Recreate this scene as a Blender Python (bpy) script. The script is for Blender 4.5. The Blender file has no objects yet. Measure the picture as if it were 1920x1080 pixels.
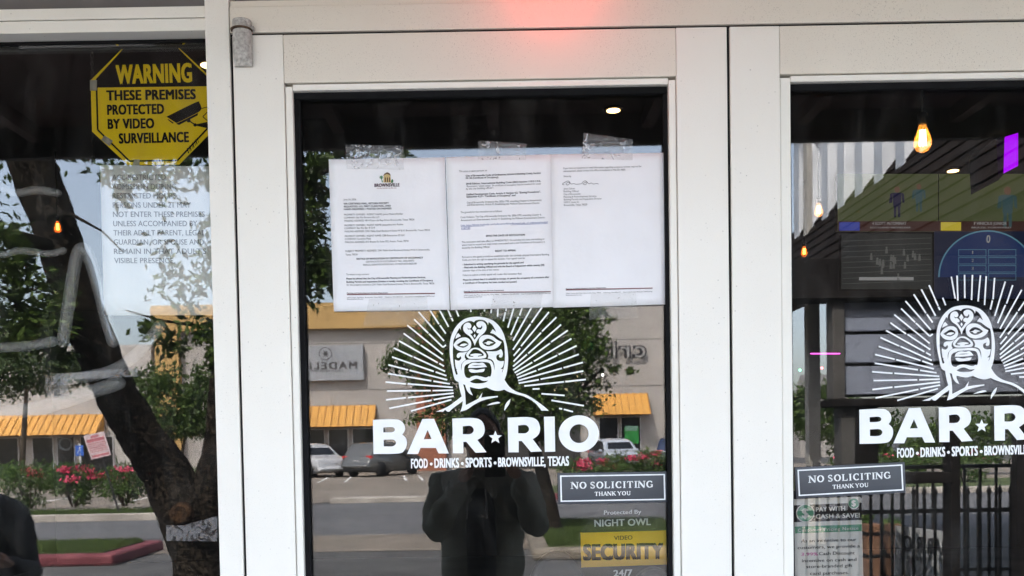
import bpy, bmesh, math, random
import numpy as np
from mathutils import Vector, Matrix

S = bpy.context.scene
COL = S.collection
random.seed(7)

# ------------------------------------------------------------------ camera, sky, sun, exposure
FPX, CX, CY = 1775.0, 935.0, 891.0          # focal length and principal point in photo pixels
H, D = 1.52, 1.775                          # lens height, distance to the door glass
PITCH, ROLL = math.radians(1.9), math.radians(1.01)
fwd = Vector((0, math.cos(PITCH), -math.sin(PITCH)))
up0 = Vector((0, math.sin(PITCH), math.cos(PITCH)))
rt0 = Vector((1, 0, 0))
RT = rt0 * math.cos(ROLL) - up0 * math.sin(ROLL)
UP = up0 * math.cos(ROLL) + rt0 * math.sin(ROLL)
CAM = Vector((0, -D, H))
cd = bpy.data.cameras.new('camera')
cam = bpy.data.objects.new('camera', cd)
COL.objects.link(cam)
cam.matrix_world = Matrix(((RT.x, UP.x, -fwd.x, CAM.x), (RT.y, UP.y, -fwd.y, CAM.y),
                           (RT.z, UP.z, -fwd.z, CAM.z), (0, 0, 0, 1)))
cd.sensor_width = 36.0
cd.lens = 36.0 * FPX / 1920.0
cd.shift_x = (960 - CX) / 1920.0
cd.shift_y = (CY - 540) / 1920.0
cd.clip_start, cd.clip_end = 0.05, 2000
S.camera = cam

SUN_EL, SUN_AZ = math.radians(52), math.radians(-30)   # azimuth from +Y, negative towards -X
sdir = Vector((math.sin(SUN_AZ) * math.cos(SUN_EL), math.cos(SUN_AZ) * math.cos(SUN_EL), math.sin(SUN_EL)))
W = bpy.data.worlds.new("World"); S.world = W; W.use_nodes = True
nt = W.node_tree; bg = nt.nodes['Background']
sky = nt.nodes.new('ShaderNodeTexSky'); sky.sky_type = 'NISHITA'; sky.sun_disc = False
sky.sun_elevation = SUN_EL; sky.sun_rotation = SUN_AZ
sky.dust_density = 3.0; sky.air_density = 1.0; sky.ozone_density = 1.0
hs_ = nt.nodes.new('ShaderNodeHueSaturation'); hs_.inputs['Saturation'].default_value = .68
nt.links.new(sky.outputs[0], hs_.inputs['Color']); nt.links.new(hs_.outputs[0], bg.inputs[0]); bg.inputs[1].default_value = 0.15
sl = bpy.data.lights.new('sun', 'SUN'); sl.energy = 2.4; sl.angle = math.radians(0.5); sl.color = (1, .95, .87)
so = bpy.data.objects.new('sun', sl); COL.objects.link(so)
so.rotation_euler = sdir.to_track_quat('Z', 'Y').to_euler(); so.location = (0, 10, 30)
S.view_settings.view_transform = 'Standard'; S.view_settings.look = 'None'
S.view_settings.exposure = 3.60; S.view_settings.gamma = 1.0
S.render.engine = 'CYCLES'
S.cycles.use_denoising = True
S.cycles.max_bounces = 10; S.cycles.transparent_max_bounces = 24
S.cycles.caustics_reflective = False; S.cycles.caustics_refractive = False
S.cycles.sample_clamp_indirect = 6.0

# ------------------------------------------------------------------ pixel -> place
def ray(u, v):
    return fwd + RT * ((u - CX) / FPX) - UP * ((v - CY) / FPX)
def P(u, v, y=0.0):                          # photo pixel -> point on the plane y
    r = ray(u, v); t = (y + D) / r.y
    return CAM + r * t
def M(u, v, d):                              # something mirrored in the glass, d metres along the folded path
    p = P(u, v, d - D); p.y = -p.y
    return p
def MX(u, d, v=832): return M(u, v, d).x
def MZ(v, d, u=935): return M(u, v, d).z
def Yd(d): return -(d - D)

# ------------------------------------------------------------------ materials
MATS = {}
def mat(name, col=(.5, .5, .5), rough=.6, metal=0.0, var=0.0, vscale=8.0, col2=None, bump=0.0, bscale=60.0,
        spec=.5, emit=None, estr=0.0, alpha=1.0, detail=4.0, contrast=None, trans=0.0, coord='Object'):
    if name in MATS: return MATS[name]
    m = bpy.data.materials.new(name); m.use_nodes = True
    n = m.node_tree.nodes; l = m.node_tree.links; b = n['Principled BSDF']
    b.inputs['Base Color'].default_value = (*col, 1)
    b.inputs['Roughness'].default_value = rough; b.inputs['Metallic'].default_value = metal
    b.inputs['Specular IOR Level'].default_value = spec
    b.inputs['Alpha'].default_value = alpha
    if emit: b.inputs['Emission Color'].default_value = (*emit, 1); b.inputs['Emission Strength'].default_value = estr
    tc = n.new('ShaderNodeTexCoord')
    if var or col2:
        t = n.new('ShaderNodeTexNoise'); t.inputs['Scale'].default_value = vscale; t.inputs['Detail'].default_value = detail
        l.new(tc.outputs[coord], t.inputs['Vector'])
        r = n.new('ShaderNodeValToRGB')
        c2 = col2 if col2 else tuple(c * (1 + var) for c in col)
        c1 = col if col2 else tuple(c * (1 - var) for c in col)
        lo, hi = contrast if contrast else (.35, .65)
        r.color_ramp.elements[0].position = lo; r.color_ramp.elements[1].position = hi
        r.color_ramp.elements[0].color = (*c1, 1); r.color_ramp.elements[1].color = (*c2, 1)
        l.new(t.outputs['Fac'], r.inputs[0]); l.new(r.outputs[0], b.inputs['Base Color'])
    if bump:
        t2 = n.new('ShaderNodeTexNoise'); t2.inputs['Scale'].default_value = bscale; t2.inputs['Detail'].default_value = 6
        l.new(tc.outputs[coord], t2.inputs['Vector'])
        bp = n.new('ShaderNodeBump'); bp.inputs['Strength'].default_value = bump; bp.inputs['Distance'].default_value = .02
        l.new(t2.outputs['Fac'], bp.inputs['Height']); l.new(bp.outputs[0], b.inputs['Normal'])
    MATS[name] = m
    return m

def paint_mat(name, col, specks=.5, rough=.38, spscale=95.0):
    """white powder-coated aluminium with fly specks, scuffs and faint grime"""
    m = bpy.data.materials.new(name); m.use_nodes = True
    n = m.node_tree.nodes; l = m.node_tree.links; b = n['Principled BSDF']
    tc = n.new('ShaderNodeTexCoord')
    def noise(sc, det, ro=.55):
        t = n.new('ShaderNodeTexNoise'); t.inputs['Scale'].default_value = sc; t.inputs['Detail'].default_value = det
        t.inputs['Roughness'].default_value = ro
        l.new(tc.outputs['Object'], t.inputs['Vector']); return t
    def ramp(src, a, bb, c1, c2):
        r = n.new('ShaderNodeValToRGB'); r.color_ramp.elements[0].position = a; r.color_ramp.elements[1].position = bb
        r.color_ramp.elements[0].color = c1; r.color_ramp.elements[1].color = c2; l.new(src, r.inputs[0]); return r
    def mix(f, a, bcol):
        x = n.new('ShaderNodeMix'); x.data_type = 'RGBA'
        l.new(f, x.inputs[0]); 
        if isinstance(a, tuple): x.inputs[6].default_value = a
        else: l.new(a, x.inputs[6])
        x.inputs[7].default_value = bcol; return x.outputs[2]
    g = ramp(noise(5, 5).outputs['Fac'], .3, .75, (0, 0, 0, 1), (.10, .10, .10, 1))
    c = mix(g.outputs[0], (*col, 1), (.50, .44, .35, 1))
    # specks: voronoi cells, thinned by a second noise
    v = n.new('ShaderNodeTexVoronoi'); v.inputs['Scale'].default_value = spscale; v.inputs['Randomness'].default_value = 1
    l.new(tc.outputs['Object'], v.inputs['Vector'])
    dot = ramp(v.outputs['Distance'], .06, .15, (1, 1, 1, 1), (0, 0, 0, 1))
    keep = n.new('ShaderNodeSeparateColor'); l.new(v.outputs['Color'], keep.inputs[0])
    k2 = ramp(keep.outputs[0], 1 - .55 * specks, 1 - .5 * specks, (0, 0, 0, 1), (.42, .42, .42, 1))
    dens = ramp(noise(9, 3).outputs['Fac'], .42, .62, (0, 0, 0, 1), (1, 1, 1, 1))
    mm = n.new('ShaderNodeMath'); mm.operation = 'MULTIPLY'; l.new(dot.outputs[0], mm.inputs[0]); l.new(k2.outputs[0], mm.inputs[1])
    m2 = n.new('ShaderNodeMath'); m2.operation = 'MULTIPLY'; l.new(mm.outputs[0], m2.inputs[0]); l.new(dens.outputs[0], m2.inputs[1])
    c = mix(m2.outputs[0], c, (.06, .04, .03, 1))
    # scuffs
    sc = noise(48, 9, .7)
    s2 = ramp(sc.outputs['Fac'], .69, .75, (0, 0, 0, 1), (.35 * specks, .35 * specks, .35 * specks, 1))
    c = mix(s2.outputs[0], c, (.25, .2, .16, 1))
    fq = ramp(noise(430, 3, .6).outputs['Fac'], .58, .72, (0, 0, 0, 1), (.34 * specks, .34 * specks, .34 * specks, 1))
    fd = ramp(noise(6, 4, .6).outputs['Fac'], .38, .66, (.1, .1, .1, 1), (1, 1, 1, 1))
    fg = n.new('ShaderNodeMix'); fg.data_type = 'RGBA'; fg.blend_type = 'MULTIPLY'; fg.inputs[0].default_value = 1; l.new(fq.outputs[0], fg.inputs[6]); l.new(fd.outputs[0], fg.inputs[7])
    c = mix(fg.outputs[2], c, (.20, .15, .11, 1))
    l.new(c, b.inputs['Base Color']); b.inputs['Roughness'].default_value = rough
    b.inputs['Specular IOR Level'].default_value = .35
    bp = n.new('ShaderNodeBump'); bp.inputs['Strength'].default_value = .06; bp.inputs['Distance'].default_value = .002
    l.new(noise(220, 2).outputs['Fac'], bp.inputs['Height']); l.new(bp.outputs[0], b.inputs['Normal'])
    MATS[name] = m
    return m

def glass_mat(name, ior=1.95, tint=(.62, .62, .62), wob=0.0):
    m = bpy.data.materials.new(name); m.use_nodes = True
    n = m.node_tree.nodes; l = m.node_tree.links; n.remove(n['Principled BSDF'])
    out = n['Material Output']
    fr = n.new('ShaderNodeFresnel'); fr.inputs['IOR'].default_value = ior
    tr = n.new('ShaderNodeBsdfTransparent'); tr.inputs[0].default_value = (*tint, 1)
    gl = n.new('ShaderNodeBsdfGlossy'); gl.inputs['Roughness'].default_value = 0.0
    mx = n.new('ShaderNodeMixShader')
    l.new(fr.outputs[0], mx.inputs[0]); l.new(tr.outputs[0], mx.inputs[1]); l.new(gl.outputs[0], mx.inputs[2])
    # thin film of dust on the outside
    tc = n.new('ShaderNodeTexCoord'); t = n.new('ShaderNodeTexNoise'); t.inputs['Scale'].default_value = 420; t.inputs['Detail'].default_value = 2
    l.new(tc.outputs['Object'], t.inputs['Vector'])
    r = n.new('ShaderNodeValToRGB'); r.color_ramp.elements[0].position = .74; r.color_ramp.elements[1].position = .80
    r.color_ramp.elements[0].color = (.004, .004, .004, 1); r.color_ramp.elements[1].color = (.22, .22, .22, 1)
    l.new(t.outputs['Fac'], r.inputs[0])
    df = n.new('ShaderNodeBsdfDiffuse'); df.inputs[0].default_value = (.6, .57, .53, 1)
    mp = n.new('ShaderNodeMapping'); mp.inputs['Scale'].default_value = (5, 1, 1.6); mp.inputs['Rotation'].default_value = (0, .5, 0); l.new(tc.outputs['Object'], mp.inputs[0])
    t3 = n.new('ShaderNodeTexNoise'); t3.inputs['Scale'].default_value = 3; t3.inputs['Detail'].default_value = 8; t3.inputs['Roughness'].default_value = .65; l.new(mp.outputs[0], t3.inputs['Vector'])
    r3 = n.new('ShaderNodeValToRGB'); r3.color_ramp.elements[0].position = .5; r3.color_ramp.elements[1].position = .8; r3.color_ramp.elements[0].color = (0, 0, 0, 1); r3.color_ramp.elements[1].color = (.03, .03, .03, 1); l.new(t3.outputs['Fac'], r3.inputs[0])
    ad = n.new('ShaderNodeMath'); ad.operation = 'ADD'; l.new(r.outputs[0], ad.inputs[0]); l.new(r3.outputs[0], ad.inputs[1])
    m2 = n.new('ShaderNodeMixShader'); l.new(ad.outputs[0], m2.inputs[0]); l.new(mx.outputs[0], m2.inputs[1]); l.new(df.outputs[0], m2.inputs[2])
    if wob:
        w = n.new('ShaderNodeTexNoise'); w.inputs['Scale'].default_value = 3.2; w.inputs['Detail'].default_value = 0
        l.new(tc.outputs['Object'], w.inputs['Vector'])
        bp = n.new('ShaderNodeBump'); bp.inputs['Strength'].default_value = 1; bp.inputs['Distance'].default_value = wob
        l.new(w.outputs['Fac'], bp.inputs['Height']); l.new(bp.outputs[0], gl.inputs['Normal'])
    l.new(m2.outputs[0], out.inputs[0])
    MATS[name] = m
    return m

def film_mat(name, alpha, diff=(.8, .8, .8), gloss=.25, crinkle=0.0, cscale=60.0, lo=.52, hi=.66, a2=None):
    """clear or milky film: tape, tubing, smears"""
    m = bpy.data.materials.new(name); m.use_nodes = True
    n = m.node_tree.nodes; l = m.node_tree.links; n.remove(n['Principled BSDF'])
    out = n['Material Output']; tc = n.new('ShaderNodeTexCoord')
    tr = n.new('ShaderNodeBsdfTransparent')
    gl = n.new('ShaderNodeBsdfGlossy'); gl.inputs['Roughness'].default_value = .12
    df = n.new('ShaderNodeBsdfDiffuse'); df.inputs[0].default_value = (*diff, 1)
    a = n.new('ShaderNodeMixShader'); a.inputs[0].default_value = alpha
    l.new(tr.outputs[0], a.inputs[1]); l.new(df.outputs[0], a.inputs[2])
    b = n.new('ShaderNodeMixShader'); b.inputs[0].default_value = gloss
    l.new(a.outputs[0], b.inputs[1]); l.new(gl.outputs[0], b.inputs[2])
    if crinkle:
        t = n.new('ShaderNodeTexNoise'); t.inputs['Scale'].default_value = cscale; t.inputs['Detail'].default_value = 5
        t.inputs['Distortion'].default_value = 1.6
        l.new(tc.outputs['Object'], t.inputs['Vector'])
        bp = n.new('ShaderNodeBump'); bp.inputs['Strength'].default_value = 1; bp.inputs['Distance'].default_value = crinkle
        l.new(t.outputs['Fac'], bp.inputs['Height']); l.new(bp.outputs[0], gl.inputs['Normal'])
        r = n.new('ShaderNodeValToRGB'); r.color_ramp.elements[0].position = lo; r.color_ramp.elements[1].position = hi
        r.color_ramp.elements[0].color = (alpha,) * 3 + (1,); r.color_ramp.elements[1].color = (alpha if a2 is None else a2,) * 3 + (1,)
        l.new(t.outputs['Fac'], r.inputs[0]); l.new(r.outputs[0], a.inputs[0])
    l.new(b.outputs[0], out.inputs[0])
    MATS[name] = m
    return m

def leaf_mat(name, dark, light, trans=.35):
    m = bpy.data.materials.new(name); m.use_nodes = True
    n = m.node_tree.nodes; l = m.node_tree.links; n.remove(n['Principled BSDF'])
    g = n.new('ShaderNodeNewGeometry')
    r = n.new('ShaderNodeValToRGB'); r.color_ramp.elements[0].color = (*dark, 1); r.color_ramp.elements[1].color = (*light, 1)
    l.new(g.outputs['Random Per Island'], r.inputs[0])
    p = n.new('ShaderNodeBsdfPrincipled'); p.inputs['Roughness'].default_value = .5; p.inputs['Specular IOR Level'].default_value = .3
    t = n.new('ShaderNodeBsdfTranslucent'); mx = n.new('ShaderNodeMixShader'); mx.inputs[0].default_value = trans
    l.new(r.outputs[0], p.inputs['Base Color']); l.new(r.outputs[0], t.inputs[0])
    l.new(p.outputs[0], mx.inputs[1]); l.new(t.outputs[0], mx.inputs[2]); l.new(mx.outputs[0], n['Material Output'].inputs[0])
    MATS[name] = m
    return m

def bark_mat(name, a, b):
    m = mat(name, a, .95, var=0, col2=b, vscale=38, bump=1.0, bscale=30, detail=12, spec=.1, contrast=(.42, .68))
    return m

# ------------------------------------------------------------------ mesh collecting helper
class MB:
    def __init__(s): s.v = []; s.f = []; s.sm = []
    def add(s, vs, fs, smooth=False):
        o = len(s.v); s.v += [tuple(p) for p in vs]; s.f += [tuple(i + o for i in f) for f in fs]; s.sm += [smooth] * len(fs)
        return s
    def box(s, x0, x1, y0, y1, z0, z1):
        vs = [(x, y, z) for z in (z0, z1) for y in (y0, y1) for x in (x0, x1)]
        return s.add(vs, [(0, 2, 3, 1), (4, 5, 7, 6), (0, 1, 5, 4), (2, 6, 7, 3), (0, 4, 6, 2), (1, 3, 7, 5)])
    def obox(s, c, ax, hx, hy, hz):          # oriented box: centre, 3 axes, half sizes
        c = Vector(c); X, Y, Z = [Vector(a).normalized() for a in ax]
        vs = [c + X * (hx * a) + Y * (hy * b) + Z * (hz * e) for e in (-1, 1) for b in (-1, 1) for a in (-1, 1)]
        return s.add(vs, [(0, 2, 3, 1), (4, 5, 7, 6), (0, 1, 5, 4), (2, 6, 7, 3), (0, 4, 6, 2), (1, 3, 7, 5)])
    def bar(s, a, b, w, h=None, upv=(0, 0, 1)):
        a = Vector(a); b = Vector(b); d = b - a; L = d.length; d.normalize()
        side = d.cross(Vector(upv))
        if side.length < 1e-4: side = d.cross(Vector((1, 0, 0)))
        side.normalize(); u2 = side.cross(d)
        return s.obox((a + b) / 2, (d, side, u2), L / 2, w / 2, (h or w) / 2)
    def slab(s, pts, off):                   # closed polygon extruded by off
        n = len(pts); off = Vector(off)
        vs = [Vector(p) for p in pts] + [Vector(p) + off for p in pts]
        fs = [tuple(range(n)), tuple(range(2 * n - 1, n - 1, -1))]
        fs += [(i, i + n, (i + 1) % n + n, (i + 1) % n) for i in range(n)]
        return s.add(vs, fs)
    def tube(s, path, rad, n=10, cap=True, smooth=True, jit=0.0, rng=None):
        path = [Vector(p) for p in path]; k = len(path)
        if not hasattr(rad, '__len__'): rad = [rad] * k
        vs = []; t = None; ref = None
        for i, p in enumerate(path):
            t = (path[min(i + 1, k - 1)] - path[max(i - 1, 0)]).normalized()
            if ref is None:
                ref = t.cross(Vector((0, 0, 1)))
                if ref.length < .1: ref = t.cross(Vector((1, 0, 0)))
            ref = (ref - t * ref.dot(t)).normalized(); bi = t.cross(ref)
            for j in range(n):
                a = 2 * math.pi * j / n
                r = rad[i] * (1 + (rng.uniform(-jit, jit) if jit else 0))
                vs.append(p + (ref * math.cos(a) + bi * math.sin(a)) * r)
        fs = [(i * n + j, i * n + (j + 1) % n, (i + 1) * n + (j + 1) % n, (i + 1) * n + j) for i in range(k - 1) for j in range(n)]
        if cap: fs += [tuple(range(n - 1, -1, -1)), tuple(range((k - 1) * n, k * n))]
        return s.add(vs, fs, smooth)
    def lathe(s, c, prof, n=20, axis='z'):
        c = Vector(c); vs = []
        for r, z in prof:
            for j in range(n):
                a = 2 * math.pi * j / n
                if axis == 'z': vs.append(c + Vector((r * math.cos(a), r * math.sin(a), z)))
                elif axis == 'y': vs.append(c + Vector((r * math.cos(a), z, r * math.sin(a))))
                else: vs.append(c + Vector((z, r * math.cos(a), r * math.sin(a))))
        k = len(prof)
        fs = [(i * n + j, i * n + (j + 1) % n, (i + 1) * n + (j + 1) % n, (i + 1) * n + j) for i in range(k - 1) for j in range(n)]
        fs += [tuple(range(n - 1, -1, -1)), tuple(range((k - 1) * n, k * n))]
        return s.add(vs, fs, True)
    def build(s, name, m, parent=None, bevel=0.0, seg=2):
        me = bpy.data.meshes.new(name); me.from_pydata(s.v, [], s.f); me.update()
        me.polygons.foreach_set('use_smooth', s.sm)
        bm = bmesh.new(); bm.from_mesh(me); bmesh.ops.recalc_face_normals(bm, faces=bm.faces); bm.to_mesh(me); bm.free()
        return link(name, me, m, parent, bevel, seg)

def link(name, me, m, parent=None, bevel=0.0, seg=2):
    o = bpy.data.objects.new(name, me); COL.objects.link(o)
    if m: me.materials.append(m)
    if parent:
        o.parent = parent; o.matrix_parent_inverse = Matrix.Identity(4)
        l = world_of(parent)
        o.location = -l
    if bevel:
        b = o.modifiers.new('bevel', 'BEVEL'); b.width = bevel; b.segments = seg; b.limit_method = 'ANGLE'
    return o
def world_of(o):
    l = Vector(o.location)
    while o.parent: o = o.parent; l += Vector(o.location)
    return l
def tag(o, label=None, cat=None, group=None, kind=None):
    if label: o['label'] = label
    if cat: o['category'] = cat
    if group: o['group'] = group
    if kind: o['kind'] = kind
    return o
def thing(name, loc, label, cat, group=None):   # an Empty at the base of a thing
    o = bpy.data.objects.new(name, None); COL.objects.link(o); o.location = loc; o.empty_display_size = .1
    return tag(o, label, cat, group)
def structure(o): o['kind'] = 'structure'; return o
def copy_tree(o, parent=None):
    c = o.copy(); COL.objects.link(c)
    if parent: c.parent = parent
    for ch in list(o.children): copy_tree(ch, c)
    return c

# ------------------------------------------------------------------ flat cut-outs and lettering
def smooth_poly(pts, n=5):
    """Catmull-Rom through the points; a third value of 1 marks a sharp corner"""
    out = []; k = len(pts)
    for i in range(k):
        p1 = pts[i]; p2 = pts[(i + 1) % k]; p0 = pts[i - 1]; p3 = pts[(i + 2) % k]
        c1 = len(p1) > 2; c2 = len(p2) > 2
        if c1: p0 = p1
        if c2: p3 = p2
        for j in range(n):
            t = j / n
            q = []
            for a in (0, 1):
                q.append(.5 * (2 * p1[a] + (p2[a] - p0[a]) * t + (2 * p0[a] - 5 * p1[a] + 4 * p2[a] - p3[a]) * t * t
                               + (3 * p1[a] - p0[a] - 3 * p2[a] + p3[a]) * t ** 3))
            out.append(tuple(q))
            if c1 and c2: break
    return out
def fill2d(loops):
    """even-odd filled flat mesh of nested loops (x, z)"""
    c = bpy.data.curves.new('cut', 'CURVE'); c.dimensions = '2D'; c.fill_mode = 'BOTH'
    for L in loops:
        s = c.splines.new('POLY'); s.points.add(len(L) - 1)
        for p, q in zip(s.points, L): p.co = (q[0], q[1], 0, 1)
        s.use_cyclic_u = True
    o = bpy.data.objects.new('cut', c)
    me = bpy.data.meshes.new_from_object(o)
    vs = [v.co.copy() for v in me.vertices]; fs = [tuple(p.vertices) for p in me.polygons]
    bpy.data.objects.remove(o); bpy.data.curves.remove(c); bpy.data.meshes.remove(me)
    return vs, fs
TXT = {}
def glyphs(body, bold=0.0, spacing=1.0):
    k = (body, bold, spacing)
    if k in TXT: return TXT[k]
    c = bpy.data.curves.new('txt', 'FONT'); c.body = body; c.size = 1; c.offset = bold; c.resolution_u = 3
    c.space_character = spacing
    o = bpy.data.objects.new('txt', c); me = bpy.data.meshes.new_from_object(o)
    vs = np.array([v.co[:2] for v in me.vertices]); fs = [tuple(p.vertices) for p in me.polygons]
    bpy.data.objects.remove(o); bpy.data.curves.remove(c); bpy.data.meshes.remove(me)
    TXT[k] = (vs, fs); return TXT[k]
hv, _ = glyphs('H'); CAPH = float(hv[:, 1].max())
def text_into(mb, body, A, B, cap, upv=None, bold=0.0, warp=None, slant=0.0, spacing=1.0):
    """lettering whose ink runs from A to B (world points) with capitals cap metres high"""
    A = Vector(A); B = Vector(B); d = B - A; L = d.length; d.normalize()
    if upv is None: upv = Vector((-d.z, 0, d.x))
    vs, fs = glyphs(body, 0.0, spacing * (1 + 1.3 * bold))
    by = bold * .45
    x0, x1 = vs[:, 0].min() - bold, vs[:, 0].max() + bold
    sx = L / (x1 - x0); sz = cap / (CAPH + 2 * by); nrm = d.cross(upv)
    # weight comes from shifted copies of the letter, each a hair proud of the last
    sh = [(0, 0)] if bold <= .005 else [(-bold, 0), (bold, 0)] if bold < .025 else [(-bold, -by), (-bold, by), (bold, -by), (bold, by), (0, 0)]
    for k, (ox, oy) in enumerate(sh):
        out = []
        for x, y in vs:
            p = A + d * ((x + ox - x0 + slant * y) * sx) + upv * ((y + oy + by) * sz)
            if warp: p = warp(p)
            out.append(p + nrm * (k * 3e-5))
        mb.add(out, fs)
def T(mb, body, p0, p1, cap, y, **k):        # photo-pixel version, cap in pixels
    A = P(p0[0], p0[1], y); B = P(p1[0], p1[1], y)
    text_into(mb, body, A, B, cap * (y + D) / FPX, **k)
def poly_px(mb, loops, y, warp=None):
    """nested loops given in photo pixels -> flat filled cut-out on plane y"""
    LL = []
    for L in loops:
        q = [P(p[0], p[1], y) for p in L]; LL.append([(a.x, a.z) for a in q])
    vs, fs = fill2d(LL)
    pts = [Vector((v.x, y, v.y)) for v in vs]
    if warp: pts = [warp(p) for p in pts]
    mb.add(pts, fs)
def seg_px(mb, a, b, w, y):                  # thick line
    A = P(a[0], a[1], y); B = P(b[0], b[1], y); d = (B - A).normalized(); n = Vector((-d.z, 0, d.x)) * (w * (y + D) / FPX / 2)
    mb.add([A + n, A - n, B - n, B + n], [(0, 1, 2, 3)])
def circ(cx, cy, rx, ry=None, n=28):
    ry = ry or rx
    return [(cx + rx * math.cos(2 * math.pi * i / n), cy + ry * math.sin(2 * math.pi * i / n)) for i in range(n)]
def sheet(mb, q, y, th=.0004, nx=1, nz=1, warp=None):
    """thin sheet from four photo pixels TL,TR,BR,BL"""
    c = [P(a[0], a[1], y) for a in q]; vs = []; fs = []
    for k in range(2):
        for j in range(nz + 1):
            for i in range(nx + 1):
                s = i / nx; t = j / nz
                p = (c[0] * (1 - s) + c[1] * s) * (1 - t) + (c[3] * (1 - s) + c[2] * s) * t
                if warp: p = warp(p)
                vs.append(p + Vector((0, th * k, 0)))
    N = (nx + 1) * (nz + 1)
    for j in range(nz):
        for i in range(nx):
            a = j * (nx + 1) + i; b = a + 1; e = a + nx + 2; g = a + nx + 1
            fs.append((a, b, e, g)); fs.append((a + N, g + N, e + N, b + N))
    edge = [i for i in range(nx + 1)] + [j * (nx + 1) + nx for j in range(1, nz + 1)] + \
           [nz * (nx + 1) + i for i in range(nx - 1, -1, -1)] + [j * (nx + 1) for j in range(nz - 1, 0, -1)]
    for i in range(len(edge)):
        a = edge[i]; b = edge[(i + 1) % len(edge)]; fs.append((a, a + N, b + N, b))
    mb.add(vs, fs, True)

# ------------------------------------------------------------------ palette
WHITE = paint_mat('white_powder_coat', (.83, .795, .735), .6)
WHITE_SHADED = paint_mat('white_powder_coat_shaded', (.75, .695, .61), 1.7, spscale=150)  # canopy shade put into a duller beige coat; the denser specks are dirt
BEAD = paint_mat('white_glazing_bead', (.83, .80, .735), .4)
BLACK_RUB = mat('black_rubber', (.006, .006, .007), .7, spec=.12, var=.3, vscale=30)
SHADOW_GAP = mat('gap_shade_black', (.003, .003, .003), .9, var=.3, vscale=20)  # near-black fill for the door gaps, shade put in as colour
GLASS = glass_mat('door_glass', 1.58, (.95, .955, .955), .00006)
GLASS2 = glass_mat('window_glass', 1.58, (.95, .955, .955), .00006)
VINYL = mat('white_vinyl', (.82, .83, .84), .5, var=.02, vscale=40)
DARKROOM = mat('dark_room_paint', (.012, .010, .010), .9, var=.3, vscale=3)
PAPER = mat('printer_paper', (.80, .795, .82), .8, var=.02, vscale=12, bump=.45, bscale=7)
INK = mat('black_ink', (.025, .025, .032), .8, spec=.05, var=.1)
YELLOW = mat('sign_yellow', (.95, .66, .012), .6, spec=.08, var=.05, vscale=6)
SIGNBLACK = mat('sign_black', (.012, .010, .010), .7, spec=.03, var=.2)

# ================================================================== the setting: ground
def ground_sheet(name, pts, z, m, th=None):
    mb = MB()
    if th is None: mb.add([(p[0], p[1], z) for p in pts], [tuple(range(len(pts)))])
    else: mb.slab([(p[0], p[1], z - th) for p in pts], (0, 0, th))
    return structure(mb.build(name, m, bevel=.02 if th else 0))
ASPH = mat('asphalt', (.055, .054, .055), .9, col2=(.10, .098, .096), vscale=1.2, detail=12, bump=.5, bscale=70, contrast=(.3, .7))
ASPH_ROAD = mat('asphalt_road', (.085, .085, .09), .9, col2=(.125, .125, .13), vscale=.6, detail=12, bump=.4, bscale=60)
LOT = mat('parking_lot_paving', (.16, .135, .11), .9, col2=(.24, .205, .17), vscale=.35, detail=10, bump=.3, bscale=30)
CONC = mat('concrete', (.30, .27, .235), .9, col2=(.46, .42, .37), vscale=1.5, detail=10, bump=.4, bscale=40)
GUTTER = mat('gutter_concrete', (.15, .125, .10), .9, col2=(.22, .185, .15), vscale=1.4, detail=10, bump=.4, bscale=40)
REDCURB = mat('red_curb_paint', (.12, .018, .026), .8, col2=(.20, .05, .06), vscale=3, detail=8)
GRASSG = mat('grass_soil', (.045, .065, .02), .95, col2=(.085, .11, .035), vscale=4, detail=10, bump=1, bscale=50)
ground_sheet('ground', [(-400, -400), (400, -400), (400, 60), (-400, 60)], 0, ASPH)
ground_sheet('road', [(-60, Yd(16.1)), (60, Yd(16.1)), (60, Yd(25.2)), (-4.6, Yd(25.2)), (-6.6, Yd(20.3)), (-60, Yd(20.3))], .004, ASPH_ROAD)
ground_sheet('concrete_gutter', [(-5.6, Yd(13.7)), (.5, Yd(13.5)), (.5, Yd(16.1)), (-5.6, Yd(16.1))], .008, GUTTER)
ground_sheet('parking_lot', [(-90, Yd(22.8)), (-7, Yd(22.8)), (-4.6, Yd(26.0)), (90, Yd(26.0)), (90, Yd(57)), (-90, Yd(57))], .012, LOT)
ground_sheet('sidewalk', [(-14, .02), (14, .02), (14, -3.2), (-14, -3.2)], .016, CONC)
# kerbs: real steps
ground_sheet('kerb', [(-60, Yd(20.3)), (-6.8, Yd(20.3)), (-6.8, Yd(20.6)), (-60, Yd(20.6))], .15, CONC, .16)
ground_sheet('kerb', [(-4.5, Yd(25.2)), (1.35, Yd(25.2)), (1.35, Yd(25.9)), (-4.5, Yd(25.9))], .14, CONC, .15)
ground_sheet('red_kerb', [(1.36, Yd(25.2)), (3.4, Yd(25.2)), (3.4, Yd(25.6)), (1.36, Yd(25.6))], .16, REDCURB, .17)
ground_sheet('kerb', [(3.41, Yd(25.2)), (60, Yd(25.2)), (60, Yd(25.6)), (3.41, Yd(25.6))], .15, CONC, .16)
ground_sheet('verge', [(-60, Yd(20.6)), (-6.8, Yd(20.6)), (-6.8, Yd(22.2)), (-60, Yd(22.2))], .12, GRASSG, .13)
ground_sheet('verge_footpath', [(-60, Yd(22.21)), (-6.8, Yd(22.21)), (-6.8, Yd(22.8)), (-60, Yd(22.8))], .13, CONC, .14)
ground_sheet('shrub_bed', [(1.36, Yd(25.7)), (60, Yd(25.7)), (60, Yd(31)), (1.36, Yd(31))], .12, GRASSG, .13)
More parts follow.
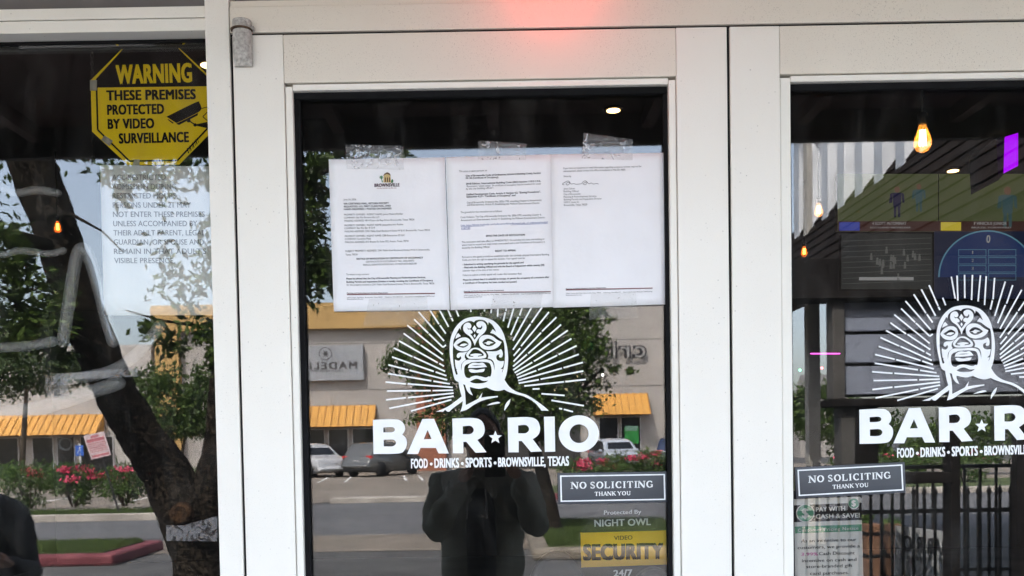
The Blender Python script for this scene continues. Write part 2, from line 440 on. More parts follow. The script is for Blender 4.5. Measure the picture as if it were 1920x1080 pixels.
# traffic islands with grass on this side of the road
def island(x0, x1, d0, d1, kerb_m):
    mb = MB(); r = .35
    c = [(x0, Yd(d0)), (x1, Yd(d0)), (x1, Yd(d1)), (x0, Yd(d1))]
    structure(mb.slab([(p[0], p[1], -.01) for p in c], (0, 0, .16)).build('island_kerb', kerb_m, bevel=.05, seg=3))
    g = MB().slab([(x0 + .22, Yd(d0 + .22), .13), (x1 - .22, Yd(d0 + .22), .13), (x1 - .22, Yd(d1 - .22), .13), (x0 + .22, Yd(d1 - .22), .13)], (0, 0, .035))
    structure(g.build('island_turf', GRASSG))
    return (x0 + .22, x1 - .22, d0 + .22, d1 - .22)
isl = [island(-16, -5.1, 12.4, 14.3, REDCURB), island(.42, 3.0, 12.2, 16.6, mat('weathered_kerb', (.17, .145, .115), .9, col2=(.30, .26, .21), vscale=2.2, detail=10, bump=.4))]
GRASS = leaf_mat('grass_blades', (.045, .08, .02), (.13, .18, .045), .3)
def grass(areas, n, seed):
    rg = np.random.default_rng(seed); V = []; F = []; k = 0
    for (x0, x1, y0, y1, z), c in zip(areas, n):
        x = rg.uniform(x0, x1, c); y = rg.uniform(y0, y1, c); h = rg.uniform(.04, .10, c); a = rg.uniform(0, 6.28, c); w = .008
        lx = rg.normal(0, .03, c); ly = rg.normal(0, .03, c)
        b = np.zeros((c, 3, 3)); 
        b[:, 0] = np.stack([x + np.cos(a) * w, y + np.sin(a) * w, np.full(c, z)], 1)
        b[:, 1] = np.stack([x - np.cos(a) * w, y - np.sin(a) * w, np.full(c, z)], 1)
        b[:, 2] = np.stack([x + lx, y + ly, z + h], 1)
        V.append(b.reshape(-1, 3))
    V = np.concatenate(V); N = len(V) // 3
    me = bpy.data.meshes.new('grass'); me.from_pydata(V.tolist(), [], [(3 * i, 3 * i + 1, 3 * i + 2) for i in range(N)]); me.update()
    o = link('grass', me, GRASS); tag(o, 'short green grass growing on the kerbed islands by the road', 'grass', kind='stuff')
grass([(isl[0][0] + 4, isl[0][1], Yd(isl[0][3]), Yd(isl[0][2]), .16), (isl[1][0], isl[1][1], Yd(isl[1][3]), Yd(isl[1][2]), .16),
       (-14, -6.9, Yd(22.1), Yd(20.7), .12)], [16000, 14000, 12000], 3)
# parking stripes
mbs = MB()
for u in (612, 660, 770, 800):
    a = M(u, 898, 42); x = a.x
    mbs.add([(x - .06, Yd(40), .017), (x + .06, Yd(40), .017), (x + .06 - .8, Yd(47), .017), (x - .06 - .8, Yd(47), .017)], [(0, 1, 2, 3)])
for x in (-19, -16.2, -13.4, -10.6):
    mbs.add([(x - .06, Yd(26), .017), (x + .06, Yd(26), .017), (x + .06 - .8, Yd(32), .017), (x - .06 - .8, Yd(32), .017)], [(0, 1, 2, 3)])
structure(mbs.build('parking_stripes', mat('stripe_paint', (.7, .7, .68), .7, var=.2, vscale=6)))

# ================================================================== storefront
FY = -.030                                   # door face plane
def XF(u, v=300, y=FY): return P(u, v, y).x
def ZF(v, u=900, y=FY): return P(u, v, y).z
ZD0 = .03                                    # door bottom
# -- header, mullion, transom: one fixed frame
hz0 = ZF(53.5, 900, -.0315); hz1 = ZF(4, 900, -.0315)
fr = thing('storefront_frame', (0, 0, 0), 'white aluminium storefront frame with speckled header above the doors', 'frame')
xm0, xm1 = XF(391, 300, -.033), XF(436, 300, -.033)
MB().box(xm0, xm1, -.033, .08, ZD0, 3.3).build('mullion', WHITE, fr, .0015)
MB().box(xm1 + .001, 3.2, -.0315, .08, hz0, hz1).build('header', WHITE_SHADED, fr, .0015)
MB().box(xm1 + .002, 3.2, -.028, .07, hz1 + .0005, hz1 + .0115).build('header_ledge', WHITE_SHADED, fr, .0008)
MB().box(xm1 + .003, 3.2, .0, .006, hz1 + .012, 3.25).build('transom_panel', mat('transom_grey', (.16, .15, .15), .35, var=.1), fr)
MB().box(xm1 + .0005, 3.2, -.0255, .019, hz0 - .0046, hz0 - .0003).build('header_shadow_gap', SHADOW_GAP, fr)
MB().box(xm1 + .0003, XF(441.5) - .0003, -.0255, .019, ZD0, hz0 - .006).build('jamb_shadow_gap', SHADOW_GAP, fr)  # black strip painting the shade in the gap beside the mullion

# -- left window
lw = thing('storefront_window', (-1.2, 0, 0), 'fixed shop window left of the doors with dark room behind', 'window')
wx0 = -3.4
def ZL(v, y): return P(200, v, y).z
t1, t2, t3 = ZL(14, -.02), ZL(35.5, -.02), ZL(59, -.02)
MB().box(wx0, xm0 - .001, -.02, .07, t2 + .0006, t1).build('head_rail', BEAD, lw, .001)
MB().box(wx0, xm0 - .001, -.018, .07, t3, t2 - .0006).build('glazing_bead', BEAD, lw, .001)
MB().box(wx0, xm0 - .001, .002, .006, t1 + .001, 3.25).build('transom_panel', MATS['transom_grey'], lw)
wg = .022
zg = ZL(80, wg)
MB().box(wx0, xm0 - .001, wg - .006, .06, zg - .003, t3 - .0005).build('gasket', BLACK_RUB, lw, .001)
MB().box(wx0, xm0 - .001, -.02, .07, ZD0, .35).build('sill_rail', WHITE, lw, .0015)
MB().box(wx0, xm0 - .001, wg, wg + .006, .351, zg - .0033).build('glass', GLASS2, lw)
MB().box(wx0 - .06, wx0 - .001, -.045, .08, ZD0, 3.3).build('mullion', WHITE, lw, .0015)

# -- doors
def door(name, label, xs, z, loc, gw):
    """xs: stile outer, stile inner, bead inner, ... as world x; z: door top, rail bottom, bead bottom"""
    x0, x1, xb1, xb2, x2, x3 = xs; zt, zr, zb = z
    d = thing(name, loc, label, 'door', 'glazed double doors of the bar')
    MB().box(x0, x1 - .0006, FY, .02, ZD0, zt).build('stile', WHITE, d, .0012)
    MB().box(x2 + .0006, x3, FY, .02, ZD0, zt).build('stile', WHITE, d, .0012)
    MB().box(x1, x2, FY + .0004, .02, zr + .0006, zt - .0003).build('top_rail', WHITE_SHADED if True else WHITE, d, .0010)
    MB().box(x1, x2, FY + .0004, .02, ZD0, .30).build('bottom_rail', WHITE, d, .0010)
    g = .0015
    MB().box(xb1 + .0004, xb2 - .0004, FY + .004, -.004, zb, zr - .001).build('glazing_bead', BEAD, d, .0015)
    MB().box(x1 + .0005, xb1, FY + .0035, -.004, .3005, zr - .0045).build('glazing_bead', BEAD, d, .0015)
    MB().box(xb2, x2 - .0005, FY + .0035, -.004, .3005, zr - .0045).build('glazing_bead', BEAD, d, .0015)
    gk = MB()
    w = gw
    gk.box(xb1 + .0003, xb2 - .0003, FY + .014, -.0036, zb - .0125, zb - .0003)
    gk.box(xb1 + .0003, xb1 + w, FY + .015, -.0036, .302, zb - .0128)
    gk.box(xb2 - .0075, xb2 - .0003, FY + .015, -.0036, .302, zb - .0128)
    gk.build('gasket', BLACK_RUB, d, .001)
    MB().box(x1 + .001, x2 - .001, -.003, .003, .3005, zr - .0016).build('glass', GLASS, d)
    return d
zt, zr, zb = ZF(58.2), ZF(149.5), ZF(165, 900, FY + .007)
xa = (XF(441.5), XF(536.5), XF(552, 300, FY + .007), XF(1254.5, 300, FY + .007), XF(1269.5), XF(1365))
dl = door('glass_door', 'white glazed door on the left with three notices taped to its glass', xa, (zt, zr, zb), (xa[0], 0, 0), .0105)
W2 = xa[5] - xa[0]; off = XF(1370.5) - xa[0]
xb = (XF(1370.5), XF(1464), XF(1482, 300, FY + .007), XF(1370.5) + (xa[3] - xa[0]), XF(1370.5) + (xa[4] - xa[0]), XF(1370.5) + W2)
dr = door('glass_door', 'white glazed door on the right with a cash notice inside its glass', xb, (zt, zr, zb), (xb[0], 0, 0), .0045)
MB().box(xb[5] + .006, xb[5] + .06, -.045, .08, ZD0, 3.3).build('mullion', WHITE, fr, .0015)
MB().box(xa[5] + .0003, xb[0] - .0003, -.0245, .015, ZD0, zt - .001).build('meeting_shadow_gap', SHADOW_GAP, dl)  # black strip standing in for the shade between the two doors
# cast pivot hinge on the corner of the left door
PIV = mat('galvanised_casting', (.36, .345, .32), .5, metal=.25, col2=(.54, .52, .49), vscale=150, detail=8, bump=.4, bscale=220, contrast=(.38, .62))
def pivot(name, u0, u1, v0, v1, parent, slope=False, curl=False, m=None):
    zA, zB = P(455, v0, -.06).z, P(455, v1, -.06).z; xA, xB = XF(u0, v0, -.05), XF(u1, v0, -.05)
    cx = (xA + xB) / 2; r = (xB - xA) / 2; n = 14; mb = MB()
    prof = [(-1, 0)] + [(-math.cos(math.pi * i / n) * 1.0, -.25 - .85 * math.sin(math.pi * i / n)) for i in range(n + 1)] + [(1, 0)]
    base = FY + .0005
    vs = []; lv = [zA, zB + .022, zB] if slope else [zA, zB]
    for k, z in enumerate(lv):
        sh = .22 if (slope and k == 2) else 1
        for (a, b) in prof: vs.append((cx + a * r, base - .004 + b * r * sh * 1.15 + 0, z))
    m_ = len(prof); fs = []
    for k in range(len(lv) - 1):
        for i in range(m_ - 1): fs.append((k * m_ + i, k * m_ + i + 1, (k + 1) * m_ + i + 1, (k + 1) * m_ + i))
    fs.append(tuple(range(m_))); fs.append(tuple(range((len(lv) - 1) * m_, len(lv) * m_)))
    mb.add(vs, fs, False)
    if curl: mb.box(xB - .006, xB + .005, base - .012, base + .002, zB - .002, zA - .010)
    return mb.build(name, m or PIV, parent, .0012)
pv = pivot('pivot_hinge', 433, 468, 48.5, 114, dl, slope=True)
pivot('hinge_cap', 432, 468, 29, 44.5, fr, curl=True)
pivot('hinge_washer', 429, 470, 45.6, 47.6, fr, m=mat('rusty_washer', (.10, .06, .035), .8, var=.4, vscale=80))

# ================================================================== decals on the outside of the glass
YG = -.0036
def Fp(pts): return [((835 + p[0] / 7.2), (585 + p[1] / 7.2)) + tuple(p[2:]) for p in pts]
def Np(pts): return [((700 + p[0] / 4.5), (560 + p[1] / 4.5)) + tuple(p[2:]) for p in pts]
def Cp(pts): return [((690 + p[0] / 4.3636), (770 + p[1] / 4.3636)) + tuple(p[2:]) for p in pts]
def Ap(p): return (700 + p[0] / 4.906, 570 + p[1] / 4.906)
def Bp(p): return (940 + p[0] / 4.912, 570 + p[1] / 4.912)
head = Np([(718, 700, 1)]) + Fp([(175, 945, 1), (125, 905), (95, 780), (65, 620), (58, 480), (68, 370), (105, 260), (170, 165), (260, 95), (360, 68),
     (460, 65), (560, 82), (650, 120), (725, 190), (780, 280), (815, 390), (838, 500), (848, 620), (842, 740), (825, 840), (800, 912, 1)]) + \
     Np([(1110, 690, 1), (1150, 745), (1210, 785), (1300, 815), (1380, 865), (1440, 910), (1480, 945, 1), (1420, 945, 1), (1380, 895), (1330, 855),
     (1270, 825), (1200, 805), (1140, 785), (1105, 767, 1), (1060, 778), (1010, 772), (955, 748, 1), (890, 760), (815, 745, 1), (818, 770), (840, 817, 1),
     (810, 800), (788, 770), (775, 727, 1), (757, 722, 1), (772, 780), (778, 850), (780, 898, 1), (840, 868), (885, 845, 1), (920, 792, 1), (910, 836, 1), (960, 828),
     (1050, 820, 1), (1050, 830, 1), (1000, 840), (920, 860), (850, 895), (790, 935), (735, 953, 1), (750, 905), (755, 865, 1), (690, 910), (640, 953, 1),
     (625, 953, 1), (605, 938, 1), (590, 953, 1), (527, 953, 1), (600, 925), (660, 890), (745, 825, 1), (728, 760)])
dark = Fp([(105, 420, 1), (115, 370), (150, 290), (190, 215, 1), (205, 240, 1), (215, 190), (260, 145), (320, 122), (360, 125), (385, 140, 1), (410, 115), (460, 103), (520, 110),
     (560, 140), (578, 175, 1), (585, 135, 1), (625, 165), (660, 215), (685, 270, 1), (640, 232, 1), (605, 282, 1), (660, 300), (720, 345), (780, 385, 1), (795, 440),
     (803, 540), (803, 640), (795, 720), (775, 800), (762, 818, 1), (778, 770, 1), (745, 770, 1), (780, 730), (793, 660, 1), (740, 662), (700, 645), (688, 610), (700, 580),
     (740, 570, 1), (725, 590), (730, 612), (760, 612), (775, 580), (770, 530), (750, 500, 1), (700, 525), (640, 532), (550, 530, 1), (575, 570), (580, 600), (570, 630, 1),
     (600, 632), (640, 655), (662, 710), (665, 790, 1), (652, 720), (625, 665), (580, 645), (520, 638), (420, 645), (300, 645), (250, 670), (225, 710), (215, 795, 1), (212, 740),
     (225, 690), (280, 640, 1), (262, 610), (270, 570), (305, 530, 1), (250, 545), (190, 550), (160, 570), (155, 605), (180, 620), (205, 595, 1), (215, 625), (190, 655), (160, 655),
     (130, 640, 1), (133, 700), (145, 765), (165, 775, 1), (150, 780, 1), (168, 840, 1), (145, 848, 1), (125, 780), (108, 680), (100, 560), (103, 465, 1)])
isls = [[(108, 445, 1), (150, 385), (210, 350), (280, 345), (330, 375), (350, 430), (335, 490), (290, 525), (220, 530), (160, 510), (125, 475)],
        [(150, 445, 1), (195, 415), (250, 388), (300, 412), (312, 440), (285, 465), (240, 482), (190, 470)],
        [(190, 460, 1), (215, 435), (260, 425), (305, 435, 1), (275, 450), (250, 462), (215, 460)],
        [(455, 400), (465, 350), (510, 315), (580, 310), (640, 330), (700, 375), (760, 405, 1), (730, 455), (670, 495), (590, 512), (520, 500), (470, 460)],
        [(498, 410, 1), (530, 375), (575, 358), (630, 375), (685, 415, 1), (640, 450), (580, 465), (525, 445)],
        [(510, 420, 1), (555, 408), (570, 395), (600, 395), (655, 415, 1), (608, 428), (595, 442), (560, 440), (548, 424)],
        [(397, 455, 1), (370, 390), (330, 330), (270, 285), (242, 235), (250, 175), (290, 145), (330, 150), (352, 185), (340, 220), (310, 222), (298, 205, 1), (305, 235), (335, 235),
         (365, 260), (365, 285), (335, 295, 1), (365, 330), (395, 375, 1), (425, 335), (455, 290, 1), (425, 280), (420, 250), (445, 232), (480, 235), (500, 205), (490, 180, 1), (480, 205),
         (450, 210), (425, 185), (422, 150), (460, 125), (510, 130), (550, 175), (552, 235), (520, 285), (465, 335), (425, 390)],
        [(393, 178, 1), (422, 225, 1), (395, 272, 1), (362, 225, 1)], [(396, 295, 1), (410, 320), (397, 348, 1), (382, 320)],
        [(175, 285, 1), (210, 325, 1), (135, 362, 1), (150, 310)],
        [(283, 590), (295, 550), (345, 500), (400, 482), (460, 492), (525, 540), (552, 580), (545, 615), (500, 628), (415, 632), (320, 628)],
        [(325, 565), (370, 510), (410, 502), (460, 520), (510, 560), (512, 590), (440, 602, 1), (440, 592, 1), (490, 580), (480, 568), (410, 560), (345, 572), (340, 588),
         (378, 595, 1), (375, 605, 1), (320, 600), (315, 580)]]
holes = [[(255, 760), (275, 715), (330, 690), (360, 678), (480, 672), (580, 682), (612, 720), (625, 790), (612, 865), (585, 870), (545, 885), (480, 870), (410, 860), (350, 875), (325, 893), (280, 880), (258, 830)],
         [(305, 755, 1), (325, 710), (380, 685), (450, 690), (510, 685), (560, 740, 1), (480, 750), (390, 755)],
         [(355, 724, 1), (420, 715), (505, 717, 1), (420, 726)],
         [(315, 778, 1), (350, 770), (420, 782), (480, 772), (535, 765, 1), (515, 805), (450, 815), (370, 820), (330, 805)],
         [(330, 940, 1), (400, 905), (450, 905), (510, 930), (580, 925, 1), (530, 955), (440, 965), (370, 958)]]
strokes = [Np([(955, 902, 1), (1000, 880), (1050, 870), (1072, 880, 1), (1030, 890), (985, 897)]), Np([(1105, 945, 1), (1110, 905), (1130, 870), (1158, 845, 1), (1148, 885), (1125, 920)])]
raysA = [(415,72,650,340),(510,40,603,185),(612,195,666,272),(600,40,692,210),(680,40,715,120),(718,128,733,158),(757,45,785,115),(375,140,505,268),(512,275,640,398),(640,398,668,378),(312,195,640,463),(278,270,422,373),
 (435,378,645,520),(238,340,592,540),(606,547,650,572),(188,405,360,485),(372,488,660,620),(172,487,556,620),(573,625,672,660),(138,560,320,606),(333,610,680,698),(135,640,533,706),(553,710,705,735),
 (112,718,300,735),(316,735,730,767),(125,800,528,797),(545,797,735,793),(115,882,300,862),(318,862,738,820),(145,960,538,885),(556,880,738,848),(345,985,718,880)]
raysB = [(46,20,43,65),(38,75,18,158),(118,25,60,218),(196,20,168,105),(157,118,87,285),(285,20,108,338),(382,20,277,172),(268,185,108,420),(438,75,182,388),(172,408,113,478),(507,122,375,252),(366,264,112,530),
 (550,190,248,455),(236,465,108,575),(612,243,458,350),(448,362,110,608),(645,320,300,528),(285,537,123,633),(692,385,528,465),(515,473,138,655),(713,463,338,606),(322,613,147,680),(750,538,572,587),
 (558,592,155,705),(755,617,362,692),(345,697,160,730),(778,695,590,715),(578,717,212,755),(288,783,352,781),(370,827,582,842),(462,887,760,937),(532,962,560,967),(575,970,660,992)]
raysN = [(790, 40, 800, 95), (820, 40, 823, 112), (880, 30, 881, 92), (940, 40, 938, 108), (1000, 40, 993, 122), (1054, 40, 1048, 152)]
def make_logo():
    c0 = P(915, 700, YG)
    lg = thing('logo_decal', c0, 'white decal of a masked wrestler with sunburst on the left door glass', 'decal')
    mb = MB(); poly_px(mb, [smooth_poly(head)] + [smooth_poly(dark)] + [smooth_poly(Fp(i)) for i in isls] + [smooth_poly(Fp(h)) for h in holes], YG)
    for s in strokes: poly_px(mb, [smooth_poly(s)], YG)
    mb.build('wrestler_figure', VINYL, lg)
    mb = MB()
    def full(a, b):                          # rays that run up behind the letters keep their whole length
        if a[1] > 579: return a, b
        dx, dy = (a[0] - b[0]) / (a[1] - b[1]), 1.0; x, y = a
        for _ in range(60):
            if y <= 537 + .0032 * (x - 905) ** 2: break
            x -= dx; y -= dy
        return (x, y), b
    for r in raysA: seg_px(mb, *full(Ap(r[:2]), Ap(r[2:])), 2.9, YG)
    for r in raysB: seg_px(mb, *full(Bp(r[:2]), Bp(r[2:])), 2.9, YG)
    for r in raysN: seg_px(mb, *full((700 + r[0] / 4.5, 560 + r[1] / 4.5), (700 + r[2] / 4.5, 560 + r[3] / 4.5)), 2.8, YG)
    mb.build('sunburst', VINYL, lg)
    mb = MB()
    Bl = [[(40, 75, 1), (210, 70), (270, 85), (300, 125), (300, 165), (280, 195, 1), (310, 225), (318, 270), (300, 320), (250, 350), (45, 355, 1)],
          [(125, 138, 1), (200, 135), (220, 155), (200, 175), (126, 178, 1)], [(128, 238, 1), (205, 237), (230, 262), (205, 290), (129, 292, 1)]]
    Al = [[(445, 68, 1), (540, 66, 1), (662, 350, 1), (578, 350, 1), (555, 305, 1), (430, 305, 1), (410, 353, 1), (320, 354, 1)], [(488, 158, 1), (520, 232, 1), (455, 234, 1)]]
    def Rl(dx, dy): return [[(a + dx, b + dy) + tuple(c) for a, b, *c in L] for L in
          [[(690, 65, 1), (860, 60), (930, 85), (955, 150), (940, 205), (895, 240, 1), (970, 340, 1), (880, 345, 1), (805, 255, 1), (780, 255, 1), (780, 348, 1), (695, 348, 1)],
           [(775, 128, 1), (840, 125), (865, 158), (840, 190), (776, 192, 1)]]]
    Il = [[(1440, 50, 1), (1527, 48, 1), (1532, 335, 1), (1447, 337, 1)]]
    Ol = [circ(1725, 188, 165, 150, 40), circ(1727, 188, 78, 77, 32)]
    st = []
    for i in range(10):
        a = -math.pi / 2 + i * math.pi / 5; r = 56 if i % 2 == 0 else 25
        st.append((1042 + r * math.cos(a), 220 + r * math.sin(a), 1))
    for L in (Bl, Al, Rl(0, 0), Rl(453, -7), Il, [st]): poly_px(mb, [smooth_poly(Cp(q), 6) for q in L], YG)
    poly_px(mb, [Cp(q) for q in Ol], YG)
    mb.build('lettering', VINYL, lg)
    mb = MB()
    def tl(x): return 878.2 - (x - 770.7) * .0168
    for s, a, b in (('FOOD', 770.7, 802.3), ('DRINKS', 814.5, 861), ('SPORTS', 873, 922.2), ('BROWNSVILLE,', 934, 1023), ('TEXAS', 1027, 1067)):
        T(mb, s, (a, tl(a)), (b, tl(b)), 18.0 if s[0] != 'B' else 17.5, YG, bold=.05)
    for x in (808.5, 867, 928.3): poly_px(mb, [circ(x, tl(x) - 7.5, 2.7, 2.9, 16)], YG)
    mb.build('tagline', VINYL, lg)
    return lg
logo = make_logo()
lg2 = copy_tree(logo)
lg2.location = P(1827.5, 678.5, YG); lg2.rotation_euler = (0, -.011, 0)
tag(lg2, 'white decal of a masked wrestler with sunburst on the right door glass', 'decal')
for o in (logo, lg2): o['group'] = 'wrestler logos on the door glass'

# NO SOLICITING plates: serif capitals drawn as thick/thin strokes with slab serifs
SER = {'N': [(0,0,0,10,1.1),(0,10,7,0,2.2),(7,0,7,10,1.1)], 'S': None, 'O': None, 'L': [(1,0,1,10,2),(1,.5,6,.5,1),(6,.3,6,3,.8)], 'I': [(1.6,0,1.6,10,2)],
       'T': [(3.5,0,3.5,10,2),(0,9.5,7,9.5,1),(0,7.3,0,9.7,.8),(7,7.3,7,9.7,.8)], 'H': [(1,0,1,10,2),(6.5,0,6.5,10,2),(1,5,6.5,5,.9)], 'A': [(0,0,3.6,10,1),(3.4,10,7,0,2.1),(1.4,3.4,5.6,3.4,.9)],
       'K': [(1,0,1,10,2),(1,4,6,10,1),(3,6,7,0,2.1)], 'Y': [(3.5,0,3.5,5,2),(0,10,3.5,4.6,2),(7,10,3.5,4.6,1)], 'U': None, 'C': None, 'G': None}
SERW = {'N': 7.6, 'S': 5.6, 'O': 8.4, 'L': 6.2, 'I': 3.2, 'T': 7, 'H': 7.5, 'A': 7, 'K': 7, 'Y': 7, 'U': 7, 'C': 7.2, 'G': 8, ' ': 0.9}
SERF = {'N': [(-.0,0),(0,10),(7,10)], 'L': [(1,0),(1,10)], 'I': [(1.6,0),(1.6,10)], 'T': [(3.5,0)], 'H': [(1,0),(1,10),(6.5,0),(6.5,10)], 'A': [(0,0),(7,0)],
        'K': [(1,0),(1,10),(6.3,10),(7,0)], 'Y': [(3.5,0),(0,10),(7,10)], 'U': [(1,10),(6.5,10)]}
def serif_word(mb, word, a, b, cap, y):
    tot = sum(SERW[c] + 2.2 for c in word) - 2.2
    A = P(a[0], a[1], y); B = P(b[0], b[1], y); d = (B - A); L = d.length; d.normalize(); upv = Vector((-d.z, 0, d.x))
    sx = L / tot; sz = cap * (y + D) / FPX / 10; x = 0
    def pt(px, pz): return A + d * (px * sx) + upv * (pz * sz)
    def seg(x0, z0, x1, z1, w):
        p, q = pt(x0, z0), pt(x1, z1); dd = (q - p).normalized(); n = Vector((-dd.z, 0, dd.x)) * (w * (sx + sz) / 4); mb.add([p + n, p - n, q - n, q + n], [(0, 1, 2, 3)])
    for c in word:
        def arc(cx, cz, rx, rz, a0, a1, thick, thin, n=14, x=x):
            for i in range(n):
                t0 = math.radians(a0 + (a1 - a0) * i / n); t1_ = math.radians(a0 + (a1 - a0) * (i + 1) / n); tm = (t0 + t1_) / 2
                w = thin + (thick - thin) * abs(math.cos(tm))
                seg(x + cx + rx * math.cos(t0), cz + rz * math.sin(t0), x + cx + rx * math.cos(t1_), cz + rz * math.sin(t1_), w)
        if c == 'O': arc(4.2, 5, 3.5, 4.6, 0, 360, 2.3, 1.0, 22)
        elif c == 'C': arc(4.2, 5, 3.5, 4.6, 48, 318, 2.3, 1.0, 18); seg(x + 6.6, 6.6, x + 6.6, 9.6, .8)
        elif c == 'G': arc(4.2, 5, 3.5, 4.6, 48, 315, 2.3, 1.0, 18); seg(x + 6.8, 6.6, x + 6.8, 9.6, .8); seg(x + 7, .6, x + 7, 4.4, 2); seg(x + 5.2, 4.3, x + 8.2, 4.3, .8)
        elif c == 'S':
            arc(2.8, 7.3, 2.1, 2.2, 30, 250, 1.7, 1.1); arc(2.8, 2.6, 2.3, 2.2, 80, -150, 1.8, 1.1); seg(x + 1.6, 6.1, x + 4.3, 3.9, 2.0); seg(x + 4.9, 7.2, x + 4.9, 9.6, .7); seg(x + .5, .3, x + .5, 2.8, .7)
        elif c == 'U': seg(x + 1, 3, x + 1, 10, 2); seg(x + 6.5, 3, x + 6.5, 10, 1.1); arc(3.75, 3.2, 2.75, 2.8, 180, 360, 2.0, 1.1)
        elif c != ' ':
            for s in SER[c]: seg(x + s[0], s[1], x + s[2], s[3], s[4])
        for (fx, fz) in SERF.get(c, []): seg(x + fx - 1.7, fz + (.3 if fz == 0 else -.3), x + fx + 1.7, fz + (.3 if fz == 0 else -.3), .7)
        x += SERW[c] + 2.2
def make_nosol():
    c = P(1149, 914.5, -.005)
    t = thing('no_soliciting_plate', c, 'dark plate lettered in white serif capitals, level, low on the left door glass', 'sign')
    y = -.0052; q = [(1045.5, 887), (1251.5, 884), (1252.5, 942), (1046.5, 945.5)]
    mb = MB(); sheet(mb, q, y, .0016); mb.build('plate', mat('charcoal_plate', (.045, .05, .062), .45, var=.08, vscale=20), t, .0006)
    mb = MB()
    def inset(a, b): return [(1045.5 + a, 887 + b), (1251.5 - a, 884 + b), (1252.5 - a, 942 - b), (1046.5 + a, 945.5 - b)]
    poly_px(mb, [inset(4.6, 4.6), inset(7.3, 7.0)], y - .0004)
    serif_word(mb, 'NO SOLICITING', (1072.5, 916.5), (1224, 914.0), 12.6, y - .0004)
    serif_word(mb, 'THANK YOU', (1115.5, 929.8), (1181.5, 928.4), 7.6, y - .0004)
    mb.build('lettering', VINYL, t)
    return t
ns = make_nosol()
ns2 = copy_tree(ns); ns2.location = P(1594.5, 900.2, -.005); ns2.rotation_euler = (0, -.036, 0); ns2.scale = (1, 1, 1.0)
tag(ns2, 'dark plate lettered in white serif capitals, stuck tilted on the right door glass', 'sign')
for o in (ns, ns2): o['group'] = 'no soliciting plates on the doors'

# ------------------------------------------------------------------ the three letters
def waver(seed, amp=.0016):
    r = random.Random(seed); a = [r.uniform(0, 6.28) for _ in range(4)]
    return lambda p: Vector((p.x, p.y + amp * (math.sin(p.x * 23 + a[0]) * .5 + math.sin(p.z * 17 + a[1]) * .6 + math.sin((p.x + p.z) * 41 + a[2]) * .25) - .0, p.z))
def Zp(x, y): return (600 + x / 2.769, 230 + y / 2.769)
BLUEINK = mat('blue_link_ink', (.03, .06, .28), .7, var=.1)
REDINK = mat('maroon_ink', (.20, .02, .03), .7, var=.1)
def letter(label, q, y, seed, lines, extra=None):
    t = thing('notice_letter', P((q[0][0] + q[1][0]) / 2, (q[0][1] + q[3][1]) / 2, y), label, 'notice', 'printed letters taped to the door')
    w = waver(seed)
    mb = MB(); sheet(mb, q, y, .0003, 14, 18, w); mb.build('sheet', PAPER, t)
    wt = lambda p: w(p) + Vector((0, -.0005, 0))
    mb = MB(); bl = MB(); later = MB(); foot = MB()
    for s, x0, y0, x1, y1, *st in lines:
        k = st[0] if st else ''
        tgt = bl if 'u' in k else later if 'g' in k else foot if 's' in k else mb
        T(tgt, s, Zp(x0, y0), Zp(x1, y1), 3.2 if 's' not in k else 1.9, y, bold=.030 if 'b' in k else .004, warp=wt, slant=.18 if 'i' in k else 0)
        if 'u' in k:
            A, B = Zp(x0, y0 + 2), Zp(x1, y1 + 2); A = wt(P(*A, y)); B = wt(P(*B, y)); z = Vector((0, 0, .0005)); bl.add([A, B, B - z, A - z], [(0, 1, 2, 3)])
    mb.build('printed_text', INK, t)
    foot.build('footer_text', INK, t)
    if later.v: later.build('signature_block', INK, t)
    if bl.v: bl.build('web_link', BLUEINK, t)
    if extra: extra(t, y, wt)
    return t
def rule(mb, x0, y0, x1, y1, w, y, wt):
    A = P(*Zp(x0, y0), y); B = P(*Zp(x1, y1), y); n = 10; dz = Vector((0, 0, w))
    for i in range(n):
        a = A.lerp(B, i / n); b = A.lerp(B, (i + 1) / n); mb.add([wt(a), wt(b), wt(b - dz), wt(a - dz)], [(0, 1, 2, 3)])
def footer(x0, x1, y0, y1):
    def f(t, y, wt):
        mb = MB(); rule(mb, x0, y0, x1, y1, .0012, y, wt); mb.build('footer_rule', REDINK, t)
        mb = MB(); rule(mb, x0, y0 + 4, x1, y1 + 4, .0006, y, wt); mb.build('footer_rule', INK, t)
    return f
FT1 = 'Planning and Redevelopment Services Department'
FT2 = '1034 E. Levee, 2nd Floor, Brownsville, Texas 78520     Telephone: 956-548-6150     http://www.brownsvilletx.gov/150/Planning-'
